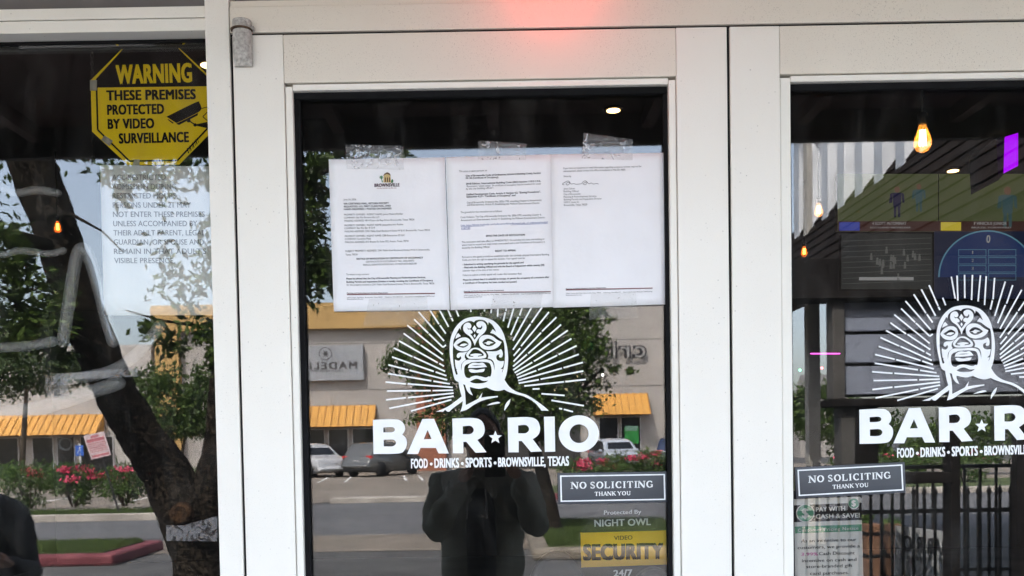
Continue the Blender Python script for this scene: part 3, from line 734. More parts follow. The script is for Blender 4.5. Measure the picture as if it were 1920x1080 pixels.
L1 = [('June 24, 2026', 122, 403, 187, 402), ('VIA CERTIFIED MAIL, RETURN RECEIPT', 122, 425, 357, 421, 'b'), ('REQUESTED, U.S. FIRST CLASS MAIL, AND', 124, 440, 367, 435, 'b'),
 ('HAND-DELIVERED / POSTED ON PREMISES', 124, 454, 371, 449, 'b'), ('PROPERTY OWNER / AGENT NAME: Jaime Molera Roldan', 125, 482, 430, 477), ('COMPANY: Bar Rio Brownsville LLC', 125, 498, 308, 494),
 ('MAILING ADDRESS: 4814 Paseo del Rey Drive, Brownsville, Texas 78526', 127, 514, 490, 507), ('PROPERTY OWNER / AGENT NAME: Jacqueline Ann Robles', 127, 538, 432, 532), ('COMPANY: Bar Rio Bar & Grill', 127, 553, 285, 549),
 ('MAILING ADDRESS: 2341 Pablo Kisel Boulevard Suites W & X, Brownsville, Texas 78526', 128, 569, 571, 562), ('PROPERTY OWNER / AGENT NAME: CBB Enterprises 22 LLC', 129, 594, 440, 588), ('COMPANY: Sunshine Plaza', 129, 609, 265, 606),
 ('MAILING ADDRESS: 815 Brazos St, Suite 702, Austin, Texas 78701', 130, 625, 460, 619), ('SUBJECT PROPERTY ADDRESS: 2341 Pablo Kisel Boulevard Suites W & X, Brownsville,', 132, 671, 571, 664), ('Texas 78526', 133, 690, 195, 688),
 ('NOTICE OF REVOCATION OF CERTIFICATE OF OCCUPANCY', 190, 712, 535, 706, 'b'), ('CERTIFICATE OF OCCUPANCY NO.: 2026-00473', 238, 727, 488, 722), ('PARCEL IDENTIFICATION NO.: 07-9029-0010-0625-00', 224, 743, 502, 737),
 ('To whom it may concern:', 137, 793, 255, 791), ('Please be advised that the City of Brownsville Planning and Redevelopment Services,', 137, 815, 549, 808, 'b'),
 ('Building Permits and Inspections Division is hereby revoking the Certificate of Occupancy', 138, 832, 587, 824, 'b'), ('for the property located at 2341 Pablo Kisel Boulevard Suites W & X, Brownsville, Texas 78526', 139, 847, 594, 840),
 (FT1, 140, 888, 352, 886, 'bs'), (FT2, 141, 912, 596, 904, 's'), ('Redevelopment-Services', 141, 920, 225, 919, 's')]
L2 = [('This action is taken pursuant to:', 722, 258, 868, 252), ('City of Brownsville Code of Ordinances, Article II (Building Code), Section', 757, 281, 1146, 265, 'b'), ('18-126 (Certificate of Occupancy);', 757, 293, 927, 287, 'b'),
 ('2018 Edition, International Building Code (IBC) Section 110.5.1.4.6,', 758, 323, 1146, 306, 'b'), ('"Revocation," which states: "A certificate of occupancy may be revoked for cause', 758, 336, 1146, 320, 'i'), ('by the city building official";', 758, 349, 900, 342, 'i'),
 ('Unified Development Code, Article 4, Section 4.2, "Zoning Procedures",', 761, 378, 1146, 362, 'b'), ('Subsection 4.2.9 - "Certificate of Occupancy"; and', 761, 390, 1015, 380, 'b'),
 ('City of Brownsville Ordinance No. 2026-1795, amending Chapter 6, Amusements', 763, 420, 1150, 405), ('and Entertainment, Article IV, Establishing the Midtown Entertainment District.', 763, 432, 1140, 420, 'i'),
 ('The grounds for this revocation are as follows:', 730, 470, 945, 463), ('Code Violation: The City of Brownsville Ordinance No. 2026-1795, amending Chapter 6,', 730, 496, 1150, 480),
 ('Amusements and Entertainment, Article IV, Establishing the Midtown Entertainment District.', 731, 511, 1168, 495), ('Link: https://library.municode.com/tx/brownsville/ordinances/code_of_ordinances?nodeId', 732, 538, 1182, 520, 'u'), ('=1427183', 733, 553, 780, 551, 'u'),
 ('EFFECTIVE DATE OF REVOCATION', 862, 593, 1064, 586, 'b'), ('This revocation shall take effect on IMMEDIATELY. On and after this date, the building or', 736, 625, 1166, 607), ('space must be vacated and shall remain unoccupied until a new Certificate of Occupancy is', 737, 640, 1167, 622),
 ('issued by the Building Official.', 737, 655, 882, 649), ('RIGHT TO APPEAL', 910, 671, 1018, 667, 'b'), ('Pursuant to the appeal procedures established under the currently adopted International Building', 738, 703, 1189, 688),
 ('Code, you have the right to appeal this decision. Your appeal must be:', 739, 718, 1065, 707), ('- Submitted in writing specifying the grounds for the appeal; and', 740, 742, 1057, 730, 'b'), ('- Filed with the Building Official and with the Board of Adjustment within twenty (20)', 741, 758, 1165, 743, 'b'),
 ('calendar days of the date of this notice.', 741, 774, 930, 767), ('Failure to submit a timely appeal will render this revocation final.', 742, 797, 1048, 788), ('Please be advised that it is unlawful to occupy, or permit the occupancy of, a structure after', 743, 822, 1190, 806, 'b'),
 ('a Certificate of Occupancy has been revoked and posted.', 743, 838, 1023, 830, 'b'), (FT1, 747, 880, 955, 873, 'bs'), (FT2, 748, 900, 1198, 888, 's'), ('Redevelopment-Services', 748, 910, 842, 907, 's')]
L3 = [('If you have any questions or need information regarding occupancy reviews required for', 1264, 242, 1670, 230), ('reinstatement, please contact this office immediately at 956-551-4600.', 1264, 257, 1587, 248), ('Sincerely,', 1265, 284, 1305, 283, 'g'),
 ('Building Official', 1265, 362, 1342, 361, 'g'), ('City of Brownsville', 1265, 377, 1352, 375, 'g'), ('Planning & Redevelopment Services', 1265, 391, 1435, 386, 'g'), ('Building Permits and Inspections Division', 1266, 405, 1461, 399, 'g'),
 ('Jesus Galvan', 1265, 348, 1322, 347, 'g'), ('1034 E. Levee St.', 1266, 419, 1345, 417, 'g'), ('Brownsville, Texas 78520', 1266, 434, 1387, 430, 'g'), (FT1, 1276, 866, 1485, 859, 'bs'), (FT2, 1277, 890, 1727, 878, 's'), ('Redevelopment-Services', 1277, 899, 1358, 897, 's')]
def letterhead(t, y, wt):
    def zz(L): return [Zp(*p) for p in L]
    em = bpy.data.objects.new('letterhead', None); COL.objects.link(em); em.parent = t; em.location = (0, 0, 0)
    wl = lambda p: wt(p) + Vector((0, -.0002, 0))
    mb = MB(); T(mb, 'BROWNSVILLE', Zp(282, 333), Zp(413, 331), 6.2, y, bold=.05, warp=wt); mb.build('city_name', mat('letterhead_ink', (.05, .015, .03), .7, var=.2), em)
    mb = MB(); T(mb, 'on the border by the sea', Zp(295, 342), Zp(397, 341), 2.0, y, bold=.02, warp=wt); mb.build('motto', REDINK, em)
    mb = MB(); poly_px(mb, [zz([(328, 310), (331, 276), (336, 266), (348, 259), (360, 264), (366, 274), (369, 311)])], y, wt); mb.build('tower', mat('tower_tan', (.55, .42, .20), .8, var=.1), em)
    mb = MB(); poly_px(mb, [zz([(327, 277), (335, 264), (348, 257), (361, 262), (368, 275), (362, 272), (348, 266), (336, 271)])], y, wl)
    for a in (336, 347, 358): poly_px(mb, [zz([(a, 308), (a, 287), (a + 3, 282), (a + 6, 287), (a + 6, 308)])], y, wl)
    mb.build('tower_outline', mat('tower_brown', (.10, .05, .03), .8, var=.1), em)
    mb = MB()
    for a in range(0, 360, 45):
        c, s_ = math.cos(math.radians(a)), math.sin(math.radians(a)); poly_px(mb, [zz([(318, 283), (318 + 6 * c - 2 * s_, 283 + 6 * s_ + 2 * c), (318 + 13 * c, 283 + 11 * s_), (318 + 6 * c + 2 * s_, 283 + 6 * s_ - 2 * c)])], y, wt)
    poly_px(mb, [zz([(317, 284), (320, 284), (326, 309), (321, 309)])], y, wt); poly_px(mb, [zz([(368, 312), (370, 298), (376, 292), (381, 300), (378, 312)])], y, wt)
    mb.build('palm', mat('palm_green', (.02, .16, .06), .8, var=.1), em)
    footer(140, 597, 890, 885)(t, y, wt)
def signature(t, y, wt):
    mb = MB(); pts = [(1268, 324), (1276, 308), (1290, 304), (1297, 314), (1285, 325), (1277, 318), (1292, 310), (1305, 320), (1316, 317), (1330, 321), (1350, 319), (1358, 318),
        (1366, 308), (1378, 303), (1386, 312), (1376, 324), (1366, 318), (1384, 309), (1396, 319), (1408, 314), (1418, 320), (1434, 317), (1433, 322)]
    sp = smooth_poly([(a, b) for a, b in pts], 4)[:-4]
    for a, b in zip(sp[:-1], sp[1:]):
        A = wt(P(*Zp(*a), y)); B = wt(P(*Zp(*b), y)); d = (B - A)
        if d.length < 1e-5: continue
        d.normalize(); n = Vector((-d.z, 0, d.x)) * .0004; mb.add([A + n, A - n, B - n, B + n], [(0, 1, 2, 3)])
    mb.build('signature', INK, t); footer(1276, 1727, 866, 856)(t, y, wt)
letter('white printed letter with a tower emblem at its head, leftmost on the left door', [(616, 298.5), (834, 295), (843.5, 581), (626, 584)], -.0065, 1, L1, letterhead)
letter('white printed letter full of paragraphs and a blue link, between the two other letters', [(835.5, 295), (1052, 288.5), (1057, 575), (845, 581.5)], -.0062, 2, L2, footer(747, 1198, 881, 875))
letter('mostly blank white letter with a handwritten signature, next to the right door stile', [(1033, 289.5), (1248.5, 286), (1252, 570.5), (1037.5, 577)], -.0092, 3, L3, signature)

# clear tape
TAPE = film_mat('clear_tape', .035, (.75, .76, .78), .045, .006, 60, .58, .66, .36)  # pale flecks in the film colour stand in for glints on the creases
TAPE2 = film_mat('clear_tape_bubbly', .03, (.7, .66, .6), .035, .004, 190, .66, .72, .45)
def tape(label, q, y, m, seed):
    mb = MB(); r = random.Random(seed); w = waver(seed, .0012); sheet(mb, q, y, .0002, 24, 8, w)
    o = mb.build('tape_strip', m); tag(o, label, 'tape', 'clear tape holding the letters')
    c = P((q[0][0] + q[1][0]) / 2, (q[0][1] + q[3][1]) / 2, y)
    return o
tape('crinkled clear tape across the top of the letter with the tower emblem', [(647, 271), (757, 273), (757, 318), (650, 316)], -.0092, TAPE, 11)
tape('crinkled clear tape across the top of the letter with the blue link', [(897, 263), (987, 269), (986, 300), (896, 299)], -.0092, TAPE, 12)
tape('crinkled clear tape across the top of the signed letter', [(1094, 249), (1187, 261), (1186, 300), (1091, 297)], -.0118, TAPE, 13)
tape('bubbly clear tape under the letter with the tower emblem', [(692, 560), (800, 556), (806, 608), (680, 612)], -.0092, TAPE2, 14)
tape('bubbly clear tape under the letter with the blue link', [(925, 552), (1018, 548), (1010, 596), (915, 600)], -.0092, TAPE2, 15)
tape('bubbly clear tape under the signed letter', [(1108, 550), (1192, 548), (1196, 596), (1104, 599)], -.0118, TAPE2, 16)

# ================================================================== things hanging just inside the glass
YI = .006
# warning octagon
def warning_sign():
    y = .045
    t = thing('warning_sign', P(285, 197, y), 'yellow and black octagonal surveillance warning hung behind the left window', 'sign')
    def oc(cx, cy, hw, hh, cw, ch): return [(cx - cw, cy - hh), (cx + cw, cy - hh), (cx + hw, cy - ch), (cx + hw, cy + ch), (cx + cw, cy + hh), (cx - cw, cy + hh), (cx - hw, cy + ch), (cx - hw, cy - ch)]
    def tl(L): return [(a + (b - 197) * .026, b - (a - 285) * .013) for a, b in L]
    O = tl(oc(285, 197, 114, 112, 48, 48)); mb = MB(); mb.slab([P(a, b, y) for a, b in O], (0, .002, 0)); mb.build('panel', YELLOW, t, .0005)
    mb = MB(); I1 = tl([(237.5, 87), (332.5, 87), (393, 150), (393, 159.5), (183, 164.5), (183, 150)])
    mb2 = [(237.5, 87), (332.5, 87), (392, 147), (392, 163), (181, 163), (181, 147)]
    poly_px(mb, [tl(mb2)], y - .0003)
    for a, b in (((182, 163), (182, 242)), ((182, 242), (240, 301.5)), ((388, 242), (330, 301.5)), ((240, 301.5), (330, 301.5))):
        (a, b) = tl([a, b]); seg_px(mb, a, b, 3.2, y - .0003)
    mb.build('black_field', SIGNBLACK, t)
    mb = MB(); T(mb, 'WARNING', (218, 158), (360.5, 154), 35, y - .0008, bold=.05); mb.build('headline', YELLOW, t)
    mb = MB()
    for s, a, b, c in (('THESE PREMISES', (199.5, 188.5), (367.5, 186), 18.5), ('PROTECTED', (201, 215.5), (308, 213.5), 18.5), ('BY VIDEO', (202, 242), (289.5, 240.5), 18.5), ('SURVEILLANCE', (223, 269.5), (354.5, 266.5), 19)):
        T(mb, s, a, b, c, y - .0006, bold=.052)
    mb.build('warning_text', SIGNBLACK, t)
    mb = MB()
    def W(L): return [(160 + a / 4.156, 60 + b / 4.156) + tuple(c) for a, b, *c in L]
    poly_px(mb, [smooth_poly(W([(632, 660, 1), (860, 548), (890, 555), (905, 590, 1), (880, 625), (710, 710, 1)]))], y - .0006)
    poly_px(mb, [W([(640, 682), (650, 680), (690, 708), (680, 714)])], y - .0006)
    poly_px(mb, [W([(708, 715), (880, 630), (875, 650), (730, 725)])], y - .0006)
    poly_px(mb, [circ(160 + 805 / 4.156, 60 + 690 / 4.156, 3.6)], y - .0006); seg_px(mb, *W([(805, 690), (855, 722)]), 2.4, y - .0006)
    poly_px(mb, [circ(160 + 855 / 4.156, 60 + 724 / 4.156, 3.2)], y - .0006); poly_px(mb, [W([(850, 722), (950, 700), (960, 752), (868, 732)])], y - .0006)
    seg_px(mb, *W([(890, 600), (950, 585)]), 1.4, y - .0006); seg_px(mb, *W([(915, 660), (950, 625)]), 1.6, y - .0006); seg_px(mb, *W([(915, 660), (950, 690)]), 1.6, y - .0006)
    mb.build('camera_pictogram', SIGNBLACK, t)
    mb = MB()
    for i, x in enumerate((800, 812, 820, 834, 842, 856, 866, 878)): seg_px(mb, *W([(x + 5, 945 - (x - 800) * 1.05), (x - 18 + 12, 905 - (x - 800) * 1.05)]), 1.0 if i % 2 else 1.9, y - .0006)
    mb.build('barcode', SIGNBLACK, t)
    GT = mat('grey_tape', (.42, .38, .30), .6, var=.1)
    for q in ([(168.5, 150), (181.5, 150), (181.5, 169.5), (168.5, 170)], [(196, 254), (211.5, 264), (205, 274), (189.5, 262)], [(252, 299), (262, 299), (261, 310), (248, 310)]):
        mb = MB(); sheet(mb, q, y - .0012, .0004); mb.build('tape_patch', GT, t)
    ch = MB(); n = 26
    for x0 in (172,):
        for i in range(n):
            v0 = 96 + i * 8; c = P(x0 + i * .12, v0, y + .004); a = .0026; b = .0042
            pts = [c + Vector((a * math.cos(k * math.pi / 4) * (1 if i % 2 else .25), a * math.cos(k * math.pi / 4) * (.25 if i % 2 else 1), b * math.sin(k * math.pi / 4))) for k in range(9)]
            ch.tube(pts, .0007, 5)
    ch.build('chain', mat('dark_chain', (.05, .045, .04), .4, metal=.8, var=.1), t)
warning_sign()
# age notice
PAPER_IN = mat('notice_paper_inside', (.60, .565, .50), .8, var=.03, vscale=8)
ag = thing('age_notice', P(295, 450, .03), 'pale sheet with grey capitals about age limits behind the left window', 'notice')
mb = MB(); q = [(187.5, 309), (398, 312), (404, 591), (196, 591)]; sheet(mb, q, .030, .0004, 8, 8, waver(5, .001)); mb.build('sheet', mat('age_sheet_paper', (.90, .87, .82), .8, spec=.1, var=.02, vscale=8), ag)
mb = MB()
for i, (s, x1) in enumerate((('AGE-RESTRICTED', 311), ('ADMISSION DURING', 330.5), ('RESTRICTED HOURS.', 333), ('PERSONS UNDER 21 MAY', 358), ('NOT ENTER THESE PREMISES', 384), ('UNLESS ACCOMPANIED BY', 370),
       ('THEIR ADULT PARENT, LEGAL', 384), ('GUARDIAN, OR SPOUSE AND', 382.5), ("REMAIN IN THAT ADULT'S", 386.5), ('VISIBLE PRESENCE.', 328))):
    b = 337.5 + i * 17.35; T(mb, s, (210 + i * .45, b), (x1, b - .3), 10, .0275, bold=.012)
mb.build('printed_text', mat('grey_ink', (.28, .27, .26), .8, var=.1), ag)
# unlit neon tubing
NEON = film_mat('unlit_neon_tube', .26, (.66, .65, .62), .05)
nn = thing('neon_sign', P(130, 600, .07), 'unlit milky glass neon tubing looping across the left window', 'neon sign')
def ntube(pts, r=.011):
    mb = MB(); sp = []
    for i in range(len(pts) - 1):
        p0 = pts[max(i - 1, 0)]; p1 = pts[i]; p2 = pts[i + 1]; p3 = pts[min(i + 2, len(pts) - 1)]
        for j in range(6):
            t = j / 6; sp.append(tuple(.5 * (2 * p1[a] + (p2[a] - p0[a]) * t + (2 * p0[a] - 5 * p1[a] + 4 * p2[a] - p3[a]) * t * t + (3 * p1[a] - p0[a] - 3 * p2[a] + p3[a]) * t ** 3) for a in (0, 1)))
    sp.append(pts[-1]); pp = [P(a, b, .07) for a, b in sp]; e0 = (pp[0] - pp[1]).normalized(); e1 = (pp[-1] - pp[-2]).normalized()
    pp = [pp[0] + e0 * r * .95, pp[0] + e0 * r * .6] + pp + [pp[-1] + e1 * r * .6, pp[-1] + e1 * r * .95]; rr_ = [r * .3, r * .8] + [r] * (len(pp) - 4) + [r * .8, r * .3]
    mb.tube(pp, rr_, 14); mb.build('glass_tube', NEON, nn)
ntube([(-60, 300), (-20, 330), (5, 352), (30, 362), (70, 356), (108, 362)], .008)
ntube([(118, 640), (128, 575), (138, 510), (145, 478), (155, 466), (166, 480), (185, 540), (200, 600), (212, 640)], .012)
ntube([(-60, 655), (0, 652), (60, 648), (100, 640)], .010)
ntube([(124, 712), (170, 705), (220, 690), (265, 655), (300, 610)], .011)
ntube([(-60, 782), (0, 774), (60, 768), (120, 752), (170, 735), (222, 718)], .014)
ntube([(-60, 478), (0, 478), (40, 470), (90, 476), (118, 470)], .007)
# left-over tape on the window
SCUM = film_mat('old_tape', .26, (.40, .40, .42), .03, .001, 70, .50, .57, .03)
for lb, q in (('long torn strip of old tape beside the neon tubing', [(84, 702), (258, 690), (258, 706), (128, 712), (128, 746), (87, 746)]), ('old tape scrap over the foot of the reflected tree', [(311, 985), (345, 985), (408, 967), (408, 1015), (312, 1014)])):
    mb = MB(); poly_px(mb, [q], wg - .0005); tag(mb.build('old_tape', SCUM), lb, 'tape')

# security sticker, inside the left door
sc_ = thing('security_sticker', P(1169, 1030, YI), 'video security sticker with yellow panel low inside the left door', 'sticker')
mb = MB(); poly_px(mb, [[(1130, 946), (1205, 945), (1252, 985), (1253, 1130), (1088, 1130), (1086, 1000)]], YI + .0012); mb.build('clear_backing', film_mat('clear_sticker', .03, (.4, .4, .4), .02), sc_)
mb = MB(); sheet(mb, [(1088.5, 999), (1249, 994.5), (1250.5, 1058.5), (1090, 1064)], YI + .0008, .0003); mb.build('yellow_panel', mat('sticker_yellow', (.88, .52, .04), .7, spec=.05, var=.06, vscale=9), sc_)
mb = MB(); T(mb, 'VIDEO', (1151.5, 1012.8), (1186, 1011.5), 7.8, YI, bold=.01); T(mb, 'SECURITY', (1093, 1051), (1244.5, 1048), 30.5, YI, bold=.07); mb.build('panel_lettering', mat('sticker_black', (.012, .012, .014), .8, spec=.03, var=.1), sc_)
SGW = mat('sticker_grey_white', (.55, .55, .54), .6, var=.05)
for s_, a_, b_, c_, w_ in (('Protected By', (1132.5, 965), (1202.5, 963), 7.6, .02), ('NIGHT OWL', (1114.5, 987.5), (1220.5, 984.5), 12.8, .028), ('24/7', (1150.5, 1081), (1186, 1079.5), 12, .03)):
    mb = MB(); T(mb, s_, a_, b_, c_, YI, bold=w_); mb.build('white_lettering', SGW, sc_)
# cash notice, inside the right door
def Kp(x, y): return (1480 + x / 6.75, 920 + y / 6.75)
cn = thing('cash_notice', P(1553, 1010, YI), 'green and beige pay with cash notice inside the right door', 'notice')
KN = [('board', PAPER_IN, [(62, 400), (918, 372), (945, 1400), (80, 1400)], .002), ('top_margin', PAPER_IN, [(58, 108), (895, 76), (914, 100), (914, 150), (60, 186)], .002), ('black_band', SIGNBLACK, [(60, 187), (914, 151), (918, 371), (63, 399)], .0021),
      ('green_band', mat('notice_green', (.05, .22, .11), .6, var=.06), [(68, 455), (915, 425), (918, 512), (75, 541)], .0012)]
for nm, m_, q, dy in KN:
    mb = MB(); poly_px(mb, [[Kp(*p) for p in q]], YI + dy); mb.build(nm, m_, cn)
for (x, y_, r) in ((203, 285, 116), (815, 160, 71)):
    mb = MB(); c = Kp(x, y_); poly_px(mb, [circ(*c, r / 6.75)], YI + .0010); cc = mb.build('coin_rim', PAPER_IN, cn)
    mb = MB(); poly_px(mb, [circ(*c, r * .90 / 6.75)], YI + .0006); mb.build('coin_face', MATS['notice_green'], cn)
    mb = MB(); w_ = r * .38; a = Kp(x - w_, y_ + r * .52); b = Kp(x + w_, y_ + r * .49); T(mb, '$', a, b, r * 1.05 / 6.75, YI + .0002, bold=.03); mb.build('dollar_mark', PAPER_IN, cn)
mb = MB(); T(mb, 'PAY WITH', Kp(338, 268), Kp(708, 252), 8.6, YI, bold=.028); T(mb, 'CASH & SAVE!', Kp(335, 357), Kp(892, 338), 8.6, YI, bold=.028); mb.build('heading', PAPER_IN, cn); mb = MB(); T(mb, 'Customer Pricing Notice', Kp(110, 522), Kp(875, 494), 6.0, YI, bold=.012, spacing=1.15)
mb.build('white_lettering', PAPER_IN, cn)
mb = MB()
for s, x0, y0, x1, y1 in (('As an incentive to our', 148, 657, 850, 637), ('customers, we provide a', 105, 742, 895, 717), ('Cash Discount', 375, 817, 828, 806), ('incentive on cash and', 160, 907, 850, 889), ('store-branded gift', 215, 982, 800, 966), ('card purchases.', 262, 1068, 755, 1056)):
    T(mb, s, Kp(x0, y0), Kp(x1, y1), 6.2, YI, bold=.018)
mb.build('notice_text', INK, cn)
mb = MB(); T(mb, '3.99%', Kp(150, 826), Kp(365, 820), 6.0, YI, bold=.03); mb.build('handwritten_rate', mat('pink_marker', (.55, .16, .32), .7, var=.1), cn)

# ================================================================== inside the bar
rm = thing('bar_interior', (0, 4, 0), 'dark bar room behind the shop glass', 'room')
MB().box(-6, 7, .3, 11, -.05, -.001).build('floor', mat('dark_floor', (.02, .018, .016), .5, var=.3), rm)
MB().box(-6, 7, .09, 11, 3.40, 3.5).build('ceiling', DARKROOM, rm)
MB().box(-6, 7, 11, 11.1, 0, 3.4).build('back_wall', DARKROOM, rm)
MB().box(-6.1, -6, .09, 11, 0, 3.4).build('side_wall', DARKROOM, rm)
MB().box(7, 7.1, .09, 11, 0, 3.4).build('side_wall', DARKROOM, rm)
def IN(u, v, d): return P(u, v, d - D)
def lamp_mat(n, c, s): return mat(n, c, .5, emit=c, estr=s, var=.01)
# edison bulbs on cords
AMB = film_mat('amber_bulb_glass', .10, (.9, .5, .15), .08)
BULBG = mat('amber_bulb_glow', (.9, .45, .1), .4, emit=(1, .42, .08), estr=.03, var=.01, alpha=.35)
FIL = lamp_mat('filament_glow', (1, .72, .30), 2.2)
SOCK = mat('bulb_socket', (.012, .011, .010), .8, spec=.05, var=.1)
def edison(u, v, d, label, w=30, orange=False):
    c = IN(u, v, d); s = w / FPX * d / .064
    t = thing('pendant_bulb', c, label, 'light bulb', 'pendant filament bulbs in the bar')
    MB().lathe(c, [(.012 * s, .052 * s), (.014 * s, .04 * s), (.022 * s, .018 * s), (.031 * s, -.01 * s), (.032 * s, -.028 * s), (.022 * s, -.048 * s), (.006 * s, -.056 * s)]).build('bulb_glass', BULBG, t)
    f = MB()
    for k in range(6):
        a = k * math.pi / 3; f.tube([c + Vector((.012 * s * math.cos(a), .012 * s * math.sin(a), -.03 * s)), c + Vector((.009 * s * math.cos(a), .009 * s * math.sin(a), .028 * s))], .0028 * s, 6)
    f.build('filament', FIL if not orange else lamp_mat('filament_orange', (1, .30, .04), 1.4), t)
    MB().lathe(c, [(.019 * s, .052 * s), (.019 * s, .085 * s), (.012 * s, .095 * s)]).build('socket', SOCK, t)
    MB().tube([c + Vector((0, 0, .095 * s)), Vector((c.x, c.y, 3.4))], .004, 6).build('cord', SOCK, t)
edison(1730, 258, 3.8, 'large clear filament bulb glowing near the top of the right door', 31)
edison(1535, 393, 6.2, 'small pale filament bulb glowing inside the right door, left edge', 15)
edison(1508, 471, 7.0, 'orange tube bulb low behind the left edge of the right door', 12, True)
edison(108, 425, 6.0, 'orange tube bulb glowing alone behind the left window', 13, True)
# ceiling downlights
DL = lamp_mat('downlight_glow', (1, .62, .22), .9)
def downlight(u, v, label):
    r = ray(u, v); t_ = (3.395 - H) / r.z; c = CAM + r * t_
    t = thing('ceiling_downlight', c, label, 'ceiling light', 'recessed downlights in the bar ceiling')
    MB().lathe(c, [(.055, 0), (.055, -.006), (.042, -.008), (.042, 0)]).build('trim_ring', SOCK, t)
    MB().lathe(c + Vector((0, 0, -.009)), [(.038, 0), (.038, -.003)]).build('lens', DL, t)
downlight(1150, 204, 'warm recessed downlight above the three letters')
downlight(391, 119, 'warm recessed downlight half hidden by the white mullion')
downlight(1787, 318, 'warm recessed downlight left of the purple screen')
downlight(1880, 262, 'warm recessed downlight just above the purple screen')
# television wall
def screen(label, q, d, m, builder):
    cs = [IN(*p, d) for p in q]; c = sum(cs, Vector()) / 4
    t = thing('television', c, label, 'television', 'televisions on the bar wall')
    MB().slab([p + Vector((0, .004, 0)) for p in cs], (0, .05, 0)).build('housing', SIGNBLACK, t)
    MB().slab(cs, (0, .003, 0)).build('screen', m, t)
    def on(u, v, k=1): return IN(u, v, d) - Vector((0, .004 * k, 0))
    builder(t, on)
def em(n, c, s): return mat(n, tuple(x * .3 for x in c), .4, emit=c, estr=s, var=.01)
TS = .03
PITCHM = em('screen_pitch_green', (.30, .36, .14), TS * .45)
BANDM = em('screen_band', (.10, .04, .03), TS); WHT = em('screen_text', (.6, .6, .6), TS * 1.0); KIT1 = em('screen_navy', (.02, .02, .08), TS); KIT2 = em('screen_cyan', (.12, .24, .26), TS * .7)
SKIN_S = em('screen_skin', (.30, .16, .10), TS); FLAGB = em('screen_blue', (.05, .07, .35), TS * 2); YEL = em('screen_yellow', (.6, .48, .05), TS * 2); FIELD = em('screen_field', (.05, .055, .05), TS); BLUEP = em('screen_deep_blue', (.03, .08, .30), TS * .7); CYAN = em('screen_cyan_line', (.25, .6, .8), TS * .8); BACKB = em('screen_night', (.02, .03, .08), TS)
def quad(mb, on, L, k=1): mb.add([on(*p, k) for p in L], [tuple(range(len(L)))])
def figure(t, on, u, v, s, kit, right=False):
    mb = MB(); quad(mb, on, [(u - 8 * s, v), (u + 8 * s, v), (u + 7 * s, v + 26 * s), (u - 7 * s, v + 26 * s)], 2); quad(mb, on, [(u - 13 * s, v + 2 * s), (u - 8 * s, v), (u - 9 * s, v + 18 * s), (u - 15 * s, v + 20 * s)], 2); quad(mb, on, [(u + 8 * s, v), (u + 13 * s, v + 2 * s), (u + 14 * s, v + 20 * s), (u + 10 * s, v + 18 * s)], 2)
    quad(mb, on, [(u - 6 * s, v + 26 * s), (u - 1 * s, v + 26 * s), (u - 2 * s, v + 46 * s), (u - 6 * s, v + 46 * s)], 2); quad(mb, on, [(u + 1 * s, v + 26 * s), (u + 6 * s, v + 26 * s), (u + 6 * s, v + 46 * s), (u + 2 * s, v + 46 * s)], 2)
    mb.build('player_kit', kit, t); mb = MB(); quad(mb, on, circ(u, v - 6 * s, 5 * s, 6 * s, 12), 2); mb.build('player_head', SKIN_S, t)
def scr_soccer(t, on, x0, flagm, txt, sub, figs, lead, rr):
    mb = MB(); quad(mb, on, [(x0, 415), (x0 + 190, 415), (x0 + 190, 434), (x0, 434)]); mb.build('caption_band', BANDM, t)
    mb = MB(); quad(mb, on, [(x0 + 2, 417), (x0 + 40, 417), (x0 + 40, 433), (x0 + 2, 433)], 2); mb.build('flag', flagm, t)
    mb = MB()
    for s, a, b, c in ((txt, (lead, 422.5), (rr, 422.5), 5.5), (sub, (lead - 4, 429), (rr + 8, 429), 3)):
        A = on(*a, 3); B = on(*b, 3); text_into(mb, s, A, B, c / FPX * (A.y + D), bold=.02)
    mb.build('caption', WHT, t)
    for f in figs: figure(t, on, *f)
screen('television showing two players on green above a caption, upper left of the wall', [(1571, 326), (1759, 326), (1759, 434), (1571, 434)], 6.2, PITCHM, lambda t, on: scr_soccer(t, on, 1571, FLAGB, '4 SCOTT McTOMINAY', 'SCOTLAND MIDFIELDER', [(1681, 362, 1.0, KIT1), (1722, 356, .9, KIT2)], 1634, 1698))
screen('television showing a seated player on green, upper right of the wall', [(1761, 326), (1949, 326), (1949, 434), (1761, 434)], 6.2, PITCHM, lambda t, on: scr_soccer(t, on, 1761, YEL, '7 VINICIUS JUNIOR', 'BRAZIL FORWARD', [(1888, 366, 1.3, KIT2)], 1824, 1886))
def scr_field(t, on):
    rg = random.Random(4); mb = MB()
    for i in range(9): quad(mb, on, [(1580, 452 + i * 10), (1745, 446 + i * 10), (1745, 446.6 + i * 10), (1580, 452.6 + i * 10)])
    mb.build('yard_lines', mat('screen_lines', (.1, .1, .1), .5, emit=(.3, .3, .3), estr=TS * .8, var=.01), t)
    for i in range(20):
        mb = MB(); u = rg.gauss(1668, 30); v = rg.gauss(490, 12); quad(mb, on, [(u - 2, v), (u + 2, v), (u + 2.5, v + 9), (u - 2.5, v + 9)], 2); quad(mb, on, circ(u, v - 2, 2, 2, 8), 2)
        mb.build('tiny_player', em('screen_grey', (.30, .30, .28), TS * .7), t)
    mb = MB(); quad(mb, on, [(1610, 520), (1712, 520), (1712, 526), (1610, 526)], 2); mb.build('score_bar', WHT, t)
screen('television showing a dark football field, lower left of the wall', [(1578, 438), (1748, 438), (1748, 542), (1578, 542)], 6.2, FIELD, scr_field)
